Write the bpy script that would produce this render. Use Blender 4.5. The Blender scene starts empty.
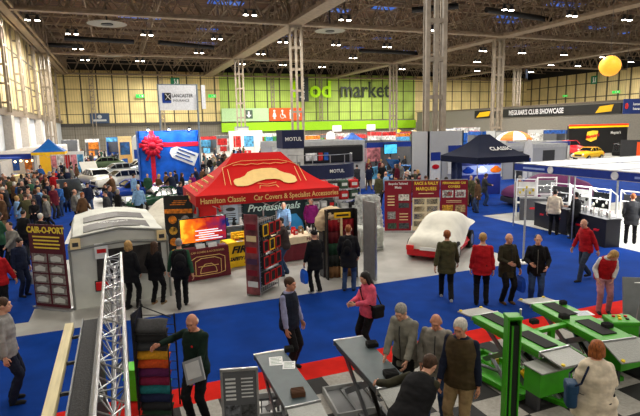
import bpy, bmesh, math, random
from mathutils import Vector, Matrix, noise
PI = math.pi
R = math.radians
random.seed(7)
COL = bpy.context.scene.collection
SC = bpy.context.scene

# ------------------------------------------------------------------ camera maths
F_PX = 510.0
CAM_H = 4.3
_Y = Vector((-204.5, 77, -F_PX)).normalized()
_X0 = Vector((1311, 109, -F_PX))
_Z = _X0.cross(_Y).normalized()
_X = _Y.cross(_Z)


def ray(px, py):
    c = Vector((px - 320, 208 - py, -F_PX))
    return Vector((c.dot(_X), c.dot(_Y), c.dot(_Z)))


def G(px, py, z=0.0):
    d = ray(px, py)
    t = (z - CAM_H) / d.z
    return (d.x * t, d.y * t)


# ------------------------------------------------------------------ materials
MATS = {}


def mat(name, col, rough=0.6, metal=0.0, emit=0.0, var=0.06, scale=6.0, bump=0.0, col2=None, alpha=1.0, spec=0.35, trans=0.0, stretch=None):
    if name in MATS:
        return MATS[name]
    m = bpy.data.materials.new(name)
    m.use_nodes = True
    nt = m.node_tree
    N, L = nt.nodes, nt.links
    b = N['Principled BSDF']
    b.inputs['Roughness'].default_value = rough
    b.inputs['Metallic'].default_value = metal
    b.inputs['Specular IOR Level'].default_value = spec
    b.inputs['Alpha'].default_value = alpha
    if trans:
        b.inputs['Transmission Weight'].default_value = trans
    tc = N.new('ShaderNodeTexCoord')
    nz = N.new('ShaderNodeTexNoise')
    nz.inputs['Scale'].default_value = scale
    nz.inputs['Detail'].default_value = 3
    if stretch:
        mp = N.new('ShaderNodeMapping')
        mp.inputs['Scale'].default_value = stretch
        L.new(tc.outputs['Object'], mp.inputs[0])
        L.new(mp.outputs[0], nz.inputs['Vector'])
    else:
        L.new(tc.outputs['Object'], nz.inputs['Vector'])
    mx = N.new('ShaderNodeMixRGB')
    c2 = col2 if col2 else tuple(max(0, c * (1 - 2.2 * var)) for c in col)
    mx.inputs[1].default_value = (*c2, 1)
    mx.inputs[2].default_value = (*(min(1, c * (1 + var)) for c in col), 1)
    cr = N.new('ShaderNodeMapRange')
    cr.inputs[1].default_value = 0.3
    cr.inputs[2].default_value = 0.7
    L.new(nz.outputs[0], cr.inputs[0])
    L.new(cr.outputs[0], mx.inputs[0])
    L.new(mx.outputs[0], b.inputs['Base Color'])
    if emit:
        L.new(mx.outputs[0], b.inputs['Emission Color'])
        b.inputs['Emission Strength'].default_value = emit
    if bump:
        bp = N.new('ShaderNodeBump')
        bp.inputs['Strength'].default_value = bump
        bp.inputs['Distance'].default_value = 0.02
        L.new(nz.outputs[0], bp.inputs['Height'])
        L.new(bp.outputs[0], b.inputs['Normal'])
    m.diffuse_color = (*col, 1)
    MATS[name] = m
    return m


def checker_mat(name, c1, c2, size, rough=0.7):
    m = mat(name, c1, rough, var=0.2, scale=20)
    nt = m.node_tree
    N, L = nt.nodes, nt.links
    ck = N.new('ShaderNodeTexChecker')
    ck.inputs['Scale'].default_value = 1.0 / size
    tc = [n for n in N if n.type == 'TEX_COORD'][0]
    mp = N.new('ShaderNodeMapping')
    mp.inputs['Location'].default_value = (0, 0, 0.013)
    L.new(tc.outputs['Object'], mp.inputs[0])
    L.new(mp.outputs[0], ck.inputs['Vector'])
    ck.inputs['Color1'].default_value = (*c1, 1)
    ck.inputs['Color2'].default_value = (*c2, 1)
    mx = N.new('ShaderNodeMixRGB')
    mx.blend_type = 'MULTIPLY'
    mx.inputs[0].default_value = 0.5
    L.new(ck.outputs[0], mx.inputs[1])
    old = [n for n in N if n.type == 'MIX_RGB' and n != mx][0]
    old.inputs[1].default_value = (0.5, 0.5, 0.5, 1)
    old.inputs[2].default_value = (1, 1, 1, 1)
    L.new(old.outputs[0], mx.inputs[2])
    L.new(mx.outputs[0], N['Principled BSDF'].inputs['Base Color'])
    return m


def C(r, g, b):
    """sRGB 0-255 to linear"""
    def f(u):
        u /= 255.0
        return u / 12.92 if u <= 0.04045 else ((u + 0.055) / 1.055) ** 2.4
    return (f(r), f(g), f(b))


# ------------------------------------------------------------------ objects
def props(o, label=None, cat=None, group=None, kind=None):
    if label:
        o['label'] = label
    if cat:
        o['category'] = cat
    if group:
        o['group'] = group
    if kind:
        o['kind'] = kind
    return o


def thing(name, label, cat, loc=(0, 0, 0), rz=0.0, group=None):
    o = bpy.data.objects.new(name, None)
    COL.objects.link(o)
    if len(loc) == 2:
        loc = (loc[0], loc[1], 0)
    o.location = loc
    o.rotation_euler = (0, 0, rz)
    o.empty_display_size = 0.2
    return props(o, label, cat, group)


class MB:
    """collects shapes into one mesh"""
    def __init__(s):
        s.bm = bmesh.new()
        s.smooth = False

    def box(s, x0, x1, y0, y1, z0, z1, M=None):
        r = bmesh.ops.create_cube(s.bm, size=1)
        T = Matrix.Translation(((x0 + x1) / 2, (y0 + y1) / 2, (z0 + z1) / 2)) @ Matrix.Diagonal((abs(x1 - x0), abs(y1 - y0), abs(z1 - z0), 1))
        bmesh.ops.transform(s.bm, matrix=(M @ T if M else T), verts=r['verts'])
        return s

    def bar(s, a, b, r, n=4, r2=None):
        a, b = Vector(a), Vector(b)
        d = b - a
        if d.length < 1e-6:
            return s
        q = d.to_track_quat('Z', 'Y').to_matrix().to_4x4()
        T = Matrix.Translation((a + b) / 2) @ q @ Matrix.Rotation(PI / 4 if n == 4 else 0, 4, 'Z')
        bmesh.ops.create_cone(s.bm, cap_ends=True, segments=n, radius1=r, radius2=r if r2 is None else r2, depth=d.length, matrix=T)
        return s

    def cyl(s, x, y, z0, z1, r, n=16, r2=None):
        return s.bar((x, y, z0), (x, y, z1), r, n, r2)

    def ball(s, c, rx, ry=None, rz=None, n=12, M=None):
        ry = rx if ry is None else ry
        rz = rx if rz is None else rz
        T = Matrix.Translation(c) @ (M if M else Matrix.Identity(4)) @ Matrix.Diagonal((rx, ry, rz, 1))
        m = max(6, n * 2 // 3)
        nv, nf = s.bm.verts.new, s.bm.faces.new
        top, bot = nv(T @ Vector((0, 0, 1))), nv(T @ Vector((0, 0, -1)))
        prev = None
        for i in range(1, m):
            a = PI * i / m
            ring = [nv(T @ Vector((math.sin(a) * math.cos(2 * PI * j / n), math.sin(a) * math.sin(2 * PI * j / n), math.cos(a)))) for j in range(n)]
            for j in range(n):
                k = (j + 1) % n
                if prev is None:
                    nf((top, ring[j], ring[k]))
                else:
                    nf((prev[j], ring[j], ring[k], prev[k]))
            prev = ring
        for j in range(n):
            nf((prev[j], bot, prev[(j + 1) % n]))
        return s

    def capsule(s, a, b, r1, r2, n=10):
        s.bar(a, b, r1, n, r2)
        s.ball(a, r1, n=n)
        s.ball(b, r2, n=n)
        return s

    def tube(s, pts, r, n=8):
        for i in range(len(pts) - 1):
            s.bar(pts[i], pts[i + 1], r, n)
            if i:
                s.ball(pts[i], r, n=n)
        return s

    def poly(s, pts):
        vs = [s.bm.verts.new(p) for p in pts]
        s.bm.faces.new(vs)
        return s

    def prism(s, pts, z0, z1):
        """pts ccw in xy"""
        a = [s.bm.verts.new((p[0], p[1], z0)) for p in pts]
        b = [s.bm.verts.new((p[0], p[1], z1)) for p in pts]
        n = len(pts)
        s.bm.faces.new(b)
        s.bm.faces.new(a[::-1])
        for i in range(n):
            s.bm.faces.new((a[i], a[(i + 1) % n], b[(i + 1) % n], b[i]))
        return s

    def grid(s, rows, closed=False):
        """rows: list of lists of points -> quads"""
        V = [[s.bm.verts.new(p) for p in r] for r in rows]
        for i in range(len(V) - 1):
            m = len(V[i])
            for j in range(m if closed else m - 1):
                s.bm.faces.new((V[i][j], V[i][(j + 1) % m], V[i + 1][(j + 1) % m], V[i + 1][j]))
        return V

    def build(s, name, m=None, parent=None, bevel=0, smooth=None, subsurf=0, loc=None, rz=0, solid=0, segs=2):
        bmesh.ops.recalc_face_normals(s.bm, faces=s.bm.faces)
        me = bpy.data.meshes.new(name)
        s.bm.to_mesh(me)
        s.bm.free()
        o = bpy.data.objects.new(name, me)
        COL.objects.link(o)
        if m:
            for k in (m if isinstance(m, (list, tuple)) else [m]):
                me.materials.append(k)
        if parent:
            o.parent = parent
        if loc is not None:
            o.location = loc
        o.rotation_euler = (0, 0, rz)
        if solid:
            md = o.modifiers.new('solid', 'SOLIDIFY')
            md.thickness = solid
            md.offset = 0
        if bevel:
            md = o.modifiers.new('bevel', 'BEVEL')
            md.width = bevel
            md.segments = segs
            md.limit_method = 'ANGLE'
        if subsurf:
            md = o.modifiers.new('sub', 'SUBSURF')
            md.levels = md.render_levels = subsurf
        if smooth or subsurf or (smooth is None and s.smooth):
            me.polygons.foreach_set('use_smooth', [True] * len(me.polygons))
        return o


def boxo(name, x0, x1, y0, y1, z0, z1, m, parent=None, bevel=0, loc=None, rz=0):
    return MB().box(x0, x1, y0, y1, z0, z1).build(name, m, parent, bevel=bevel, loc=loc, rz=rz)


def text(name, s, size, m, parent=None, loc=(0, 0, 0), rot=(PI / 2, 0, 0), ext=0.002, align='CENTER', sx=1.0, bold=0.0, shear=0.0):
    cu = bpy.data.curves.new(name, 'FONT')
    cu.body = s
    cu.size = size
    cu.extrude = ext
    cu.offset = bold
    cu.shear = shear
    cu.align_x = align
    cu.align_y = 'CENTER'
    cu.resolution_u = 2
    t = bpy.data.objects.new(name, cu)
    me = eval_mesh(t)
    o = bpy.data.objects.new(name, me)
    COL.objects.link(o)
    me.materials.clear()
    me.materials.append(m)
    o.parent = parent
    o.location = loc
    o.rotation_euler = rot
    o.scale = (sx, 1, 1)
    return o


def kids(o):
    return [c for c in list(COL.objects) if c.parent == o]


def copy_tree(o, parent=None, ch=None):
    if ch is None:
        ch = {}
        for c in COL.objects:
            if c.parent:
                ch.setdefault(c.parent.name, []).append(c)
    c = o.copy()
    COL.objects.link(c)
    if parent:
        c.parent = parent
    for k in ch.get(o.name, []):
        copy_tree(k, c, ch)
    return c


def objmat(o, m, slot=0):
    o.material_slots[slot].link = 'OBJECT'
    o.material_slots[slot].material = m


def struct(o):
    o['kind'] = 'structure'
    return o


TMP = bpy.data.scenes.new('workbench')


def eval_mesh(o):
    """mesh of an object with its modifiers, worked out away from the main scene"""
    TMP.collection.objects.link(o)
    vl = TMP.view_layers[0]
    vl.update()
    me = bpy.data.meshes.new_from_object(o.evaluated_get(vl.depsgraph))
    bpy.data.objects.remove(o)
    return me


# common materials
BLACK = mat('black_plastic', C(22, 22, 24), 0.5)
DGREY = mat('dark_grey', C(55, 56, 60), 0.55)
MGREY = mat('mid_grey', C(120, 122, 124), 0.5)
LGREY = mat('light_grey', C(178, 180, 180), 0.55)
WHITE = mat('white_paint', C(232, 232, 228), 0.5, var=0.04)
ALU = mat('aluminium', C(190, 192, 195), 0.32, metal=0.85, var=0.08)
STEEL = mat('steel', C(120, 122, 126), 0.35, metal=0.8)
RED = mat('red_fabric', C(196, 24, 26), 0.7)
MAROON = mat('maroon_vinyl', C(132, 14, 38), 0.55)
CREAM = mat('cream_print', C(238, 214, 160), 0.6, var=0.05)
YELLOW = mat('yellow_print', C(250, 196, 20), 0.6, var=0.06)
NAVY = mat('navy_fabric', C(24, 32, 66), 0.65)
BLUE = mat('royal_blue', C(20, 66, 160), 0.6)
GLASS = mat('dark_glass', C(18, 22, 28), 0.08, var=0.05, spec=0.8)
RUBBER = mat('rubber', C(20, 20, 20), 0.8)
SKIN = mat('skin', C(214, 160, 134), 0.55, var=0.08, scale=14)
SKIN2 = mat('ruddy_skin', C(202, 140, 114), 0.55, var=0.1, scale=14)
CHROME = mat('chrome', C(210, 212, 216), 0.15, metal=1.0, var=0.03)
# ================================================================== HALL
YB = 120.0      # back wall
XL, XR = -10.6, 113.0
ZT = 16.2       # underside of the main trusses
ZR = 19.6       # roof

concrete = mat('concrete_floor', C(166, 165, 160), 0.5, var=0.1, scale=1.2, bump=0.05)
carpet = mat('blue_carpet', C(8, 54, 134), 0.95, var=0.10, scale=1.5, spec=0.1)
carpet_red = mat('red_carpet', C(206, 34, 26), 0.95, var=0.08, scale=3, spec=0.1)
struct(boxo('floor', -14, 116, -31, 124, -0.3, 0.0, concrete))


def carpet_piece(pts, name='floor_carpet', m=carpet, z=0.012):
    o = MB().prism(pts, 0.0, z).build(name, m)
    return struct(o)


def rect(x0, x1, y0, y1):
    return [(x0, y0), (x1, y0), (x1, y1), (x0, y1)]


carpet_piece(rect(-2.6, 15.7, 8.32, 12.0))                  # cross aisle
carpet_piece(rect(11.55, 15.7, 12.0, 70))                  # side aisle in front of the blue fascia stand
carpet_piece(rect(-9.0, -2.2, 12.9, 90))                    # left aisle
carpet_piece(rect(-2.2, 11.55, 18.9, 21.6))                 # lane behind the car cover stand
carpet_piece(rect(1.0, 7.6, 31.0, 44.0))                    # by the bow stand
struct(MB().prism(rect(15.75, 25, 7.8, 17.4), 0, .015).build('floor_stand_white', mat('stand_floor', C(206, 206, 202), .5)))
carpet_piece(rect(15.7, 34, 19.2, 33))
carpet_piece(rect(-2.6, 15.7, 7.72, 8.32), 'floor_red_strip', carpet_red, 0.013)
struct(MB().prism(rect(-9, 15.7, -2, 7.72), 0.0, 0.012).build('floor_checker_tiles', checker_mat('checker_tiles', C(168, 164, 156), C(28, 27, 27), 0.6)))

# ---- back wall: cream cladding with dark grid, green zone, grey lower band
def panel_mat(name, base, gx, gz, axis='X', line=0.10):
    m = mat(name, base, 0.6, var=0.10, scale=0.35)
    nt = m.node_tree
    N, L = nt.nodes, nt.links
    tc = [n for n in N if n.type == 'TEX_COORD'][0]
    sp = N.new('ShaderNodeSeparateXYZ')
    L.new(tc.outputs['Object'], sp.inputs[0])
    old = [n for n in N if n.type == 'MIX_RGB'][0]
    prev = old.outputs[0]

    def lines(sock, per, w, col, fac=1.0, prev=None):
        d = N.new('ShaderNodeMath'); d.operation = 'DIVIDE'; d.inputs[1].default_value = per
        L.new(sock, d.inputs[0])
        fr = N.new('ShaderNodeMath'); fr.operation = 'FRACT'
        L.new(d.outputs[0], fr.inputs[0])
        lt = N.new('ShaderNodeMath'); lt.operation = 'LESS_THAN'; lt.inputs[1].default_value = w / per
        L.new(fr.outputs[0], lt.inputs[0])
        mu = N.new('ShaderNodeMath'); mu.operation = 'MULTIPLY'; mu.inputs[1].default_value = fac
        L.new(lt.outputs[0], mu.inputs[0])
        mx = N.new('ShaderNodeMixRGB')
        L.new(mu.outputs[0], mx.inputs[0])
        L.new(prev, mx.inputs[1])
        mx.inputs[2].default_value = (*col, 1)
        return mx.outputs[0]
    prev = lines(sp.outputs[axis], 0.5, 0.12, tuple(c * 0.72 for c in base), 1.0, prev)
    prev = lines(sp.outputs[axis], gx, line * 3.0, C(60, 54, 44), 0.95, prev)
    prev = lines(sp.outputs['Z'], gz, line * 1.6, C(60, 54, 44), 0.9, prev)
    L.new(prev, N['Principled BSDF'].inputs['Base Color'])
    return m


clad = panel_mat('cream_cladding', C(222, 202, 142), 3.1, 2.6)
clad_g = panel_mat('green_cladding', C(176, 204, 96), 3.1, 2.6)
clad_s = panel_mat('side_cladding', C(210, 190, 136), 3.1, 3.4, axis='Y', line=0.16)
band = panel_mat('grey_band', C(128, 122, 110), 8.0, 1.2, line=0.03)
wallp = mat('lower_wall_white', C(206, 212, 218), 0.6, var=0.06, scale=0.5)
w = MB(); w.box(XL, 22.9, YB, YB + 0.5, 5.9, 17)
w.build('wall_back', clad)['kind'] = 'structure'
struct(boxo('wall_back_right', 75.0, XR, YB, YB + 0.5, 5.0, 17, clad))
struct(boxo('wall_back_green', 22.9, 75.0, YB, YB + 0.5, 5.9, 17, clad_g))
struct(boxo('wall_back_lower', XL, XR, YB + 0.1, YB + 0.5, 0, 5.9, band))
struct(boxo('trim_1', XL, 22.9, YB - 0.25, YB + 0.1, 5.35, 6.0, mat('dark_rail', C(62, 60, 58), 0.6)))
lime = mat('lime_paint', C(150, 206, 20), 0.5, var=0.05)
struct(boxo('wall_back_lime_band', 22.9, 75.0, YB - 0.6, YB - 0.2, 3.5, 5.6, lime))
struct(boxo('wall_upper_dark', XL, XR, YB + 0.6, YB + 0.9, 15, ZR + .4, mat('dark_gap', C(26, 25, 25), 0.8)))
# right wall
struct(boxo('wall_right', XR, XR + 0.5, -30, YB, 5.2, 16.4, clad_s))
struct(boxo('wall_right_lower', XR + 0.1, XR + 0.5, -30, YB, 0, 5.2, band))
struct(boxo('wall_right_upper', XR + 0.2, XR + 0.6, -30, YB, 16.4, ZR + .4, mat('dark_gap', C(26, 25, 25), 0.8)))
# left wall
struct(boxo('wall_left', XL - 0.5, XL, -30, YB, 6.4, ZR + .4, clad_s))
struct(boxo('wall_left_lower', XL - 0.4, XL + 0.1, -30, YB, 0, 6.4, wallp))
struct(boxo('wall_front', XL, XR, -30.5, -30, 0, ZR + .4, band))
struct(boxo('trim_2', XL, XL + 0.5, 20, YB, 6.1, 6.7, mat('rail_brown', C(110, 98, 84), 0.6)))
# pale piers of the lower left wall
for k, y in enumerate((52, 61, 71, 83, 97)):
    struct(boxo('wall_left_pier', XL + .1, XL + 0.9, y - 0.8, y + 0.8, 0, 6.1, mat('pier_paint', C(186, 180, 172), 0.6)))

# ---- roof
roofm = mat('roof_lining', C(88, 62, 42), 0.85, var=0.35, scale=0.6, stretch=(0.3, 3.0, 1))
struct(boxo('ceiling', XL - 1, XR + 1, -31, YB + 1, ZR + 0.3, ZR + 0.6, roofm))

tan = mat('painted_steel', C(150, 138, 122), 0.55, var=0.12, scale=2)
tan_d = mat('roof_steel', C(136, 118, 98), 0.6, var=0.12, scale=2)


def column(x, y, z1, wd, name='column'):
    """three stanchions tied by battens"""
    m = MB()
    h = wd / 2
    M4 = Matrix.Translation((x, y, 0)) @ Matrix.Rotation(R(-14), 4, 'Z')
    for sx in (-1, 0, 1):
        m.box(sx * h - .13, sx * h + .13, -.16, .16, 0, z1, M4)
    for sx in (-1, 1):
        m.box(sx * h - .10, sx * h + .10, .5, .62, 0, z1, M4)
    z = 1.2
    while z < z1:
        m.box(-h, h, -.12, .0, z - .13, z + .13, M4)
        m.box(-h, h, .54, .6, z - .1, z + .1, M4)
        for sx in (-1, 1):
            m.box(sx * h - .05, sx * h + .05, 0, .56, z - .09, z + .09, M4)
        z += 2.45
    return struct(m.build(name, tan))


for (x, y) in ((20.1, 29.6), (20.3, 58.3), (20.3, 88.0), (51.1, 59.8), (51.1, 89.5), (82.3, 90.2), (82.3, 60.5)):
    column(x, y, ZT if y > 30 else ZR, 1.15 if y < 30 else 1.3)
for y in (50, 61, 71, 83, 97, 112):
    m = MB()
    x = XL + 0.75
    for dy in (-.6, .6):
        m.box(x - .12, x + .12, y + dy - .12, y + dy + .12, 6.4, ZT)
    m.box(XL + .02, XL + .2, y - .9, y - .7, 6.4, ZT)
    z = 7.4
    while z < ZT:
        m.box(x - .1, x + .1, y - .6, y + .6, z - .1, z + .1)
        m.box(XL, x, y - .08, y + .08, z - .1, z + .1)
        z += 1.9
    struct(m.build('wall_left_mullion', tan))
for x in list(range(-4, 23, 14)) + [35.5, 47.8]:
    m = MB()
    for dx in (-.35, .35):
        m.box(x + dx - .08, x + dx + .08, YB - .5, YB - .3, 3.5, ZT)
    z = 6.5
    while z < ZT:
        m.bar((x - .35, YB - .4, z), (x + .35, YB - .4, z + .8), .06)
        m.box(x - .35, x + .35, YB - .45, YB - .35, z, z + .12)
        z += 1.2
    struct(m.build('wall_back_mullion', tan))
# columns to the floor below the left truss line
for y in (88.0,):
    column(-9.2, y, ZT, 1.2)


def truss(a, b, z0, z1, wd, pitch, r, m, name, double=True, dr=None):
    """lattice girder from a to b (xy)"""
    mb = MB()
    a, b = Vector((a[0], a[1], 0)), Vector((b[0], b[1], 0))
    d = (b - a)
    L_ = d.length
    d.normalize()
    n = Vector((-d.y, d.x, 0)) * wd / 2
    dr = dr or r * 0.6
    for s in ((-1, 1) if double else (0,)):
        o = n * s
        for z in (z0, z1):
            mb.bar(a + o + Vector((0, 0, z)), b + o + Vector((0, 0, z)), r)
        k = int(L_ / pitch)
        for i in range(k):
            p, q, e = a + d * (i * pitch) + o, a + d * ((i + .5) * pitch) + o, a + d * ((i + 1) * pitch) + o
            mb.bar(p + Vector((0, 0, z0)), q + Vector((0, 0, z1)), dr)
            mb.bar(q + Vector((0, 0, z1)), e + Vector((0, 0, z0)), dr)
    return struct(mb.build(name, m))


for X_ in (-9.0, 20.3, 51.1, 82.3):
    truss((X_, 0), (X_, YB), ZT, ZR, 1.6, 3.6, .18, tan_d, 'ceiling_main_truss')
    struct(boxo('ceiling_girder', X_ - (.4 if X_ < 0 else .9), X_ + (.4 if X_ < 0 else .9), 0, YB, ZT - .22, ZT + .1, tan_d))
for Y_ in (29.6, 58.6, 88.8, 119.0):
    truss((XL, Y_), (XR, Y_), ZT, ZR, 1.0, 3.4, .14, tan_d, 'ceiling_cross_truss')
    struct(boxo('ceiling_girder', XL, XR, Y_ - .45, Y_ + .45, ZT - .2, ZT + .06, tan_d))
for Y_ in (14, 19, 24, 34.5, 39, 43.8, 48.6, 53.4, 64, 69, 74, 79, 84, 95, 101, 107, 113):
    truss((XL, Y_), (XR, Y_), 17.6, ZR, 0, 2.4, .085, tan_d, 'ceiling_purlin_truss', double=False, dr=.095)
for X_ in (-2, 5.5, 13, 28, 36, 43.5, 59, 67, 74.5):
    truss((X_, 10), (X_, YB), 17.8, ZR, 0, 2.8, .08, tan_d, 'ceiling_purlin_truss', double=False, dr=.08)

# rooflights (daylight), ducts, lamps
sky_m = mat('rooflight_glass', C(50, 105, 210), 0.3, emit=0.75, var=0.5, scale=1.5)
for i, (px, py) in enumerate([(207, 30), (226, 3), (201, 43), (382, 39), (353, 48), (565, 5), (595, 28), (518, 46), (563, 48), (510, 22), (406, 51), (330, 10), (620, 33), (280, 35), (140, 17), (385, 8), (507, 17)]):
    x, y = G(px, py, ZR + 0.2)
    if y > 116 or y < 8:
        continue
    w_ = 1.6 + .6 * (i % 3)
    o = boxo('window_%d' % (i + 1), -w_, w_, -.9, .9, -.05, .1, sky_m, loc=(x, y, ZR + .22))
    struct(o)
duct_m = mat('duct_dark', C(24, 24, 26), 0.6)
duct_l = mat('duct_pale', C(128, 126, 120), 0.5)
for i, (px, py, L_, a) in enumerate([(100, 40, 9, .1), (50, 45, 8, .0), (187, 45, 9, .35), (435, 8, 5, -.7), (520, 15, 12, .2), (390, 52, 12, .05)]):
    x, y = G(px, py, 16.9)
    t = thing('air_duct', ['black slung air duct above the aisle beside the wall', 'black air duct ending at the outer girder', 'black duct sloping towards the white lamp over the middle bay', 'short black duct hung high before the tall pillar', 'long black duct over the stand with a purple covered car', 'black duct above the lettering market'][i], 'duct', (x, y, 16.9), a)
    m = MB(); m.bar((-L_ / 2, 0, 0), (L_ / 2, 0, 0), .32, 14)
    m.build('pipe', duct_m, t, smooth=False)
    for s in (-.35, .35):
        m = MB(); m.bar((s * L_, 0, .3), (s * L_, 0, ZR - 16.9), .03); m.build('hanger', DGREY, t)
# big pale discs (de-stratification fans / diffusers)
dif_l = ['pale round air diffuser high over the aisle of the old cars', 'pale diffuser beyond the second cross girder', 'pale diffuser beside the slatted pillar under the deep girder', 'pale diffuser above the green wall']
for i, (px, py, r) in enumerate([(107, 24, 2.2), (110, 55, 2.4), (330, 31, 2.0), (268, 60, 2.4)]):
    x, y = G(px, py, 16.6)
    t = thing('air_diffuser', dif_l[i], 'air diffuser', (x, y, 16.6), 0)
    m = MB(); m.cyl(0, 0, 0, .25, r, 28, r * .45); m.build('cone', duct_l, t)
    m = MB(); m.cyl(0, 0, -.1, 0, r * .3, 20); m.cyl(0, 0, .25, ZR - 16.6, .1, 10); m.build('stem', DGREY, t)

lamp_e = mat('lamp_lens', (1, .93, .82), 0.4, emit=26, var=0)
lamp_pts = [(147, 35), (72, 34), (78, 49), (85, 60), (140, 61), (199, 53), (217, 39), (278, 42), (259, 54), (238, 64), (283, 65), (336, 45), (387, 47), (353, 58), (402, 69), (322, 67),
            (508, 10), (572, 16), (627, 20), (522, 53), (564, 55), (597, 57), (548, 65), (578, 66), (531, 72), (483, 51), (477, 62), (477, 71), (631, 62), (30, 20), (250, 15), (430, 30), (345, 20)]
lampheads = []
proto_l = None
bays = ['the car aisle bay', 'the left wall bay', 'the middle bay', 'the green wall bay', 'the far bay', 'the orange sphere bay']
for i, (px, py) in enumerate(lamp_pts):
    x, y = G(px, py, 15.8)
    if y > 116 or y < 12:
        continue
    for X_ in (-9.0, 20.3, 51.1, 82.3):
        if abs(x - X_) < 1.8:
            x = X_ + 1.9
    for Y_ in (29.6, 58.6, 88.8):
        if abs(y - Y_) < 1.0:
            y = Y_ + 1.1
    if proto_l is None:
        t = proto_l = thing('high_bay_lamp', 'twin white high bay lamp hanging under the dark roof', 'lamp', (x, y, 15.8), 0, 'high bay lamps under the roof')
        m = MB()
        for s in (-.45, .45):
            m.cyl(s, 0, 0, .5, .32, 14, .12)
        m.box(-.7, .7, -.06, .06, .5, .6)
        m.cyl(0, 0, .6, ZR - 15.8, .03, 6)
        m.build('housing', DGREY, t)
        for s in (-.45, .45):
            m = MB(); m.cyl(s, 0, -.04, 0, .25, 14); m.build('lens', lamp_e, t)
    else:
        t = copy_tree(proto_l)
        t.location = (x, y, 15.8)
    lampheads.append((x, y))

# hall lamps at fitting height; rows behind the camera added for frontal fill
def area(x, y, z, e, s, col=(1, .94, .84), name='hall_light', rot=None, sy=None, spread=None):
    l = bpy.data.lights.new(name, 'AREA')
    l.energy = e
    l.size = s
    l.shape = 'RECTANGLE'
    l.size_y = sy or s
    l.color = col
    if spread:
        l.spread = spread
    o = bpy.data.objects.new(name, l)
    o.location = (x, y, z)
    if rot:
        o.rotation_euler = rot
    COL.objects.link(o)
    return o


LP = 0.8
for x in (-2, 9, 20, 31, 43, 58, 74, 94):
    for y in (-24, -12, 0, 10, 19, 30, 40):
        area(x, y, 15.7, (1500 if y > 35 else 1350 if y > 18 else 700 if y > 5 else 370 if y > -5 else 1100) * LP, 1.2)
for (x, y) in lampheads:
    if y > 42:
        area(x, y, 15.7, (3600 if y > 60 else 3200) * LP, .3)
area(8, 112, 15.5, 3500, 1.0); area(34, 110, 15.5, 4200, 1.0); area(58, 110, 15.5, 4200, 1.0); area(85, 106, 15.5, 4200, 1.0)
area(-6, 70, 15.5, 2500, .8); area(-6, 92, 15.5, 2500, .8); area(104, 80, 15.5, 3500, .8); area(104, 50, 15.5, 3500, .8)

# back wall lettering and signs
t = thing('wall_lettering', 'large letters food market, lime and dark grey, on the green wall', 'sign', (0, YB - .5, 0))
let = mat('letter_grey', C(52, 60, 48), 0.5)
lim2 = mat('letter_lime', C(170, 224, 0), 0.5, emit=0.25, var=0.02)
text('lettering', 'food', 5.6, lim2, t, (45.5, 0, 13.2), bold=.12, ext=.12, align='CENTER')
text('lettering', 'market', 5.6, let, t, (60.0, 0, 13.2), bold=.04, ext=.12, sx=.88)
t = thing('toilet_sign', 'orange toilet sign with four white figures on the back wall', 'sign', (38.6, YB - .7, 7.4))
boxo('panel', -4.2, 4.2, -.1, .1, -1.45, 1.5, mat('orange_sign', C(232, 82, 30), 0.5, emit=.35, var=.03), t)
for k, dx in enumerate((-3, -1, 1.1, 3)):
    m = MB()
    m.ball((dx, -.15, .85), .28, .08, .28)
    if k == 1:
        m.box(dx - .1, dx + .15, -.2, -.1, -.1, .6); m.bar((dx, -.15, -.1), (dx + .6, -.15, -.2), .12); m.bar((dx + .6, -.15, -.2), (dx + .8, -.15, -.8), .12)
        for q in range(9):
            m.bar((dx + .55 * math.cos(q * .6 + 1.6), -.15, -.35 + .55 * math.sin(q * .6 + 1.6)), (dx + .55 * math.cos(q * .6 + 2.2), -.15, -.35 + .55 * math.sin(q * .6 + 2.2)), .07)
    elif k == 2:
        m.box(dx - .3, dx + .3, -.2, -.1, -.3, .5); m.box(dx - .25, dx - .03, -.2, -.1, -1.1, -.3); m.box(dx + .03, dx + .25, -.2, -.1, -1.1, -.3)
    else:
        m.poly([(dx - .2, -.17, .5), (dx + .2, -.17, .5), (dx + .5, -.17, -.5), (dx - .5, -.17, -.5)]); m.box(dx - .22, dx - .03, -.2, -.1, -1.1, -.4); m.box(dx + .03, dx + .22, -.2, -.1, -1.1, -.4)
    m.build('figure_symbol', WHITE, t)
t = thing('direction_board', 'pale green board with dark arrow panel beside orange toilet sign', 'sign', (28.6, YB - .7, 7.4))
boxo('panel', -5.6, 5.6, -.1, .1, -1.5, 1.5, mat('pale_green', C(176, 212, 160), 0.5), t)
boxo('arrow_panel', -.2, 1.7, -.16, -.1, -.9, 1.1, mat('slate_green', C(70, 92, 80), 0.5), t)
m = MB(); m.poly([(.1, -.2, .0), (1.4, -.2, .0), (.75, -.2, -.7)]); m.box(.55, .95, -.2, -.17, 0, .8); m.build('arrow', WHITE, t)
t = thing('hanging_sign', 'tall dark sign with vertical white lettering on the green wall', 'sign', (42.2, YB - 2.5, 13.0))
boxo('panel', -1.6, 1.6, -.15, .15, -2.6, 3.0, mat('charcoal_sign', C(50, 54, 56), .5), t)
text('lettering', 'the nec', 1.7, WHITE, t, (0, -.2, .2), rot=(PI / 2, -PI / 2, 0))
t = thing('wall_banner', 'navy banner with pale crest on the cream wall panels', 'banner', (-2.9, YB - .4, 7.0))
boxo('panel', -1.9, 1.9, -.06, .06, -1.0, 1.1, mat('steel_blue', C(44, 66, 96), .5), t)
m = MB(); m.ball((0, -.1, .35), .45, .05, .4); m.box(-1.3, 1.3, -.12, -.06, -.6, -.2); m.build('crest', LGREY, t)
exit_g = mat('exit_green', C(40, 190, 70), .5, emit=1.4, var=.05)
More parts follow.
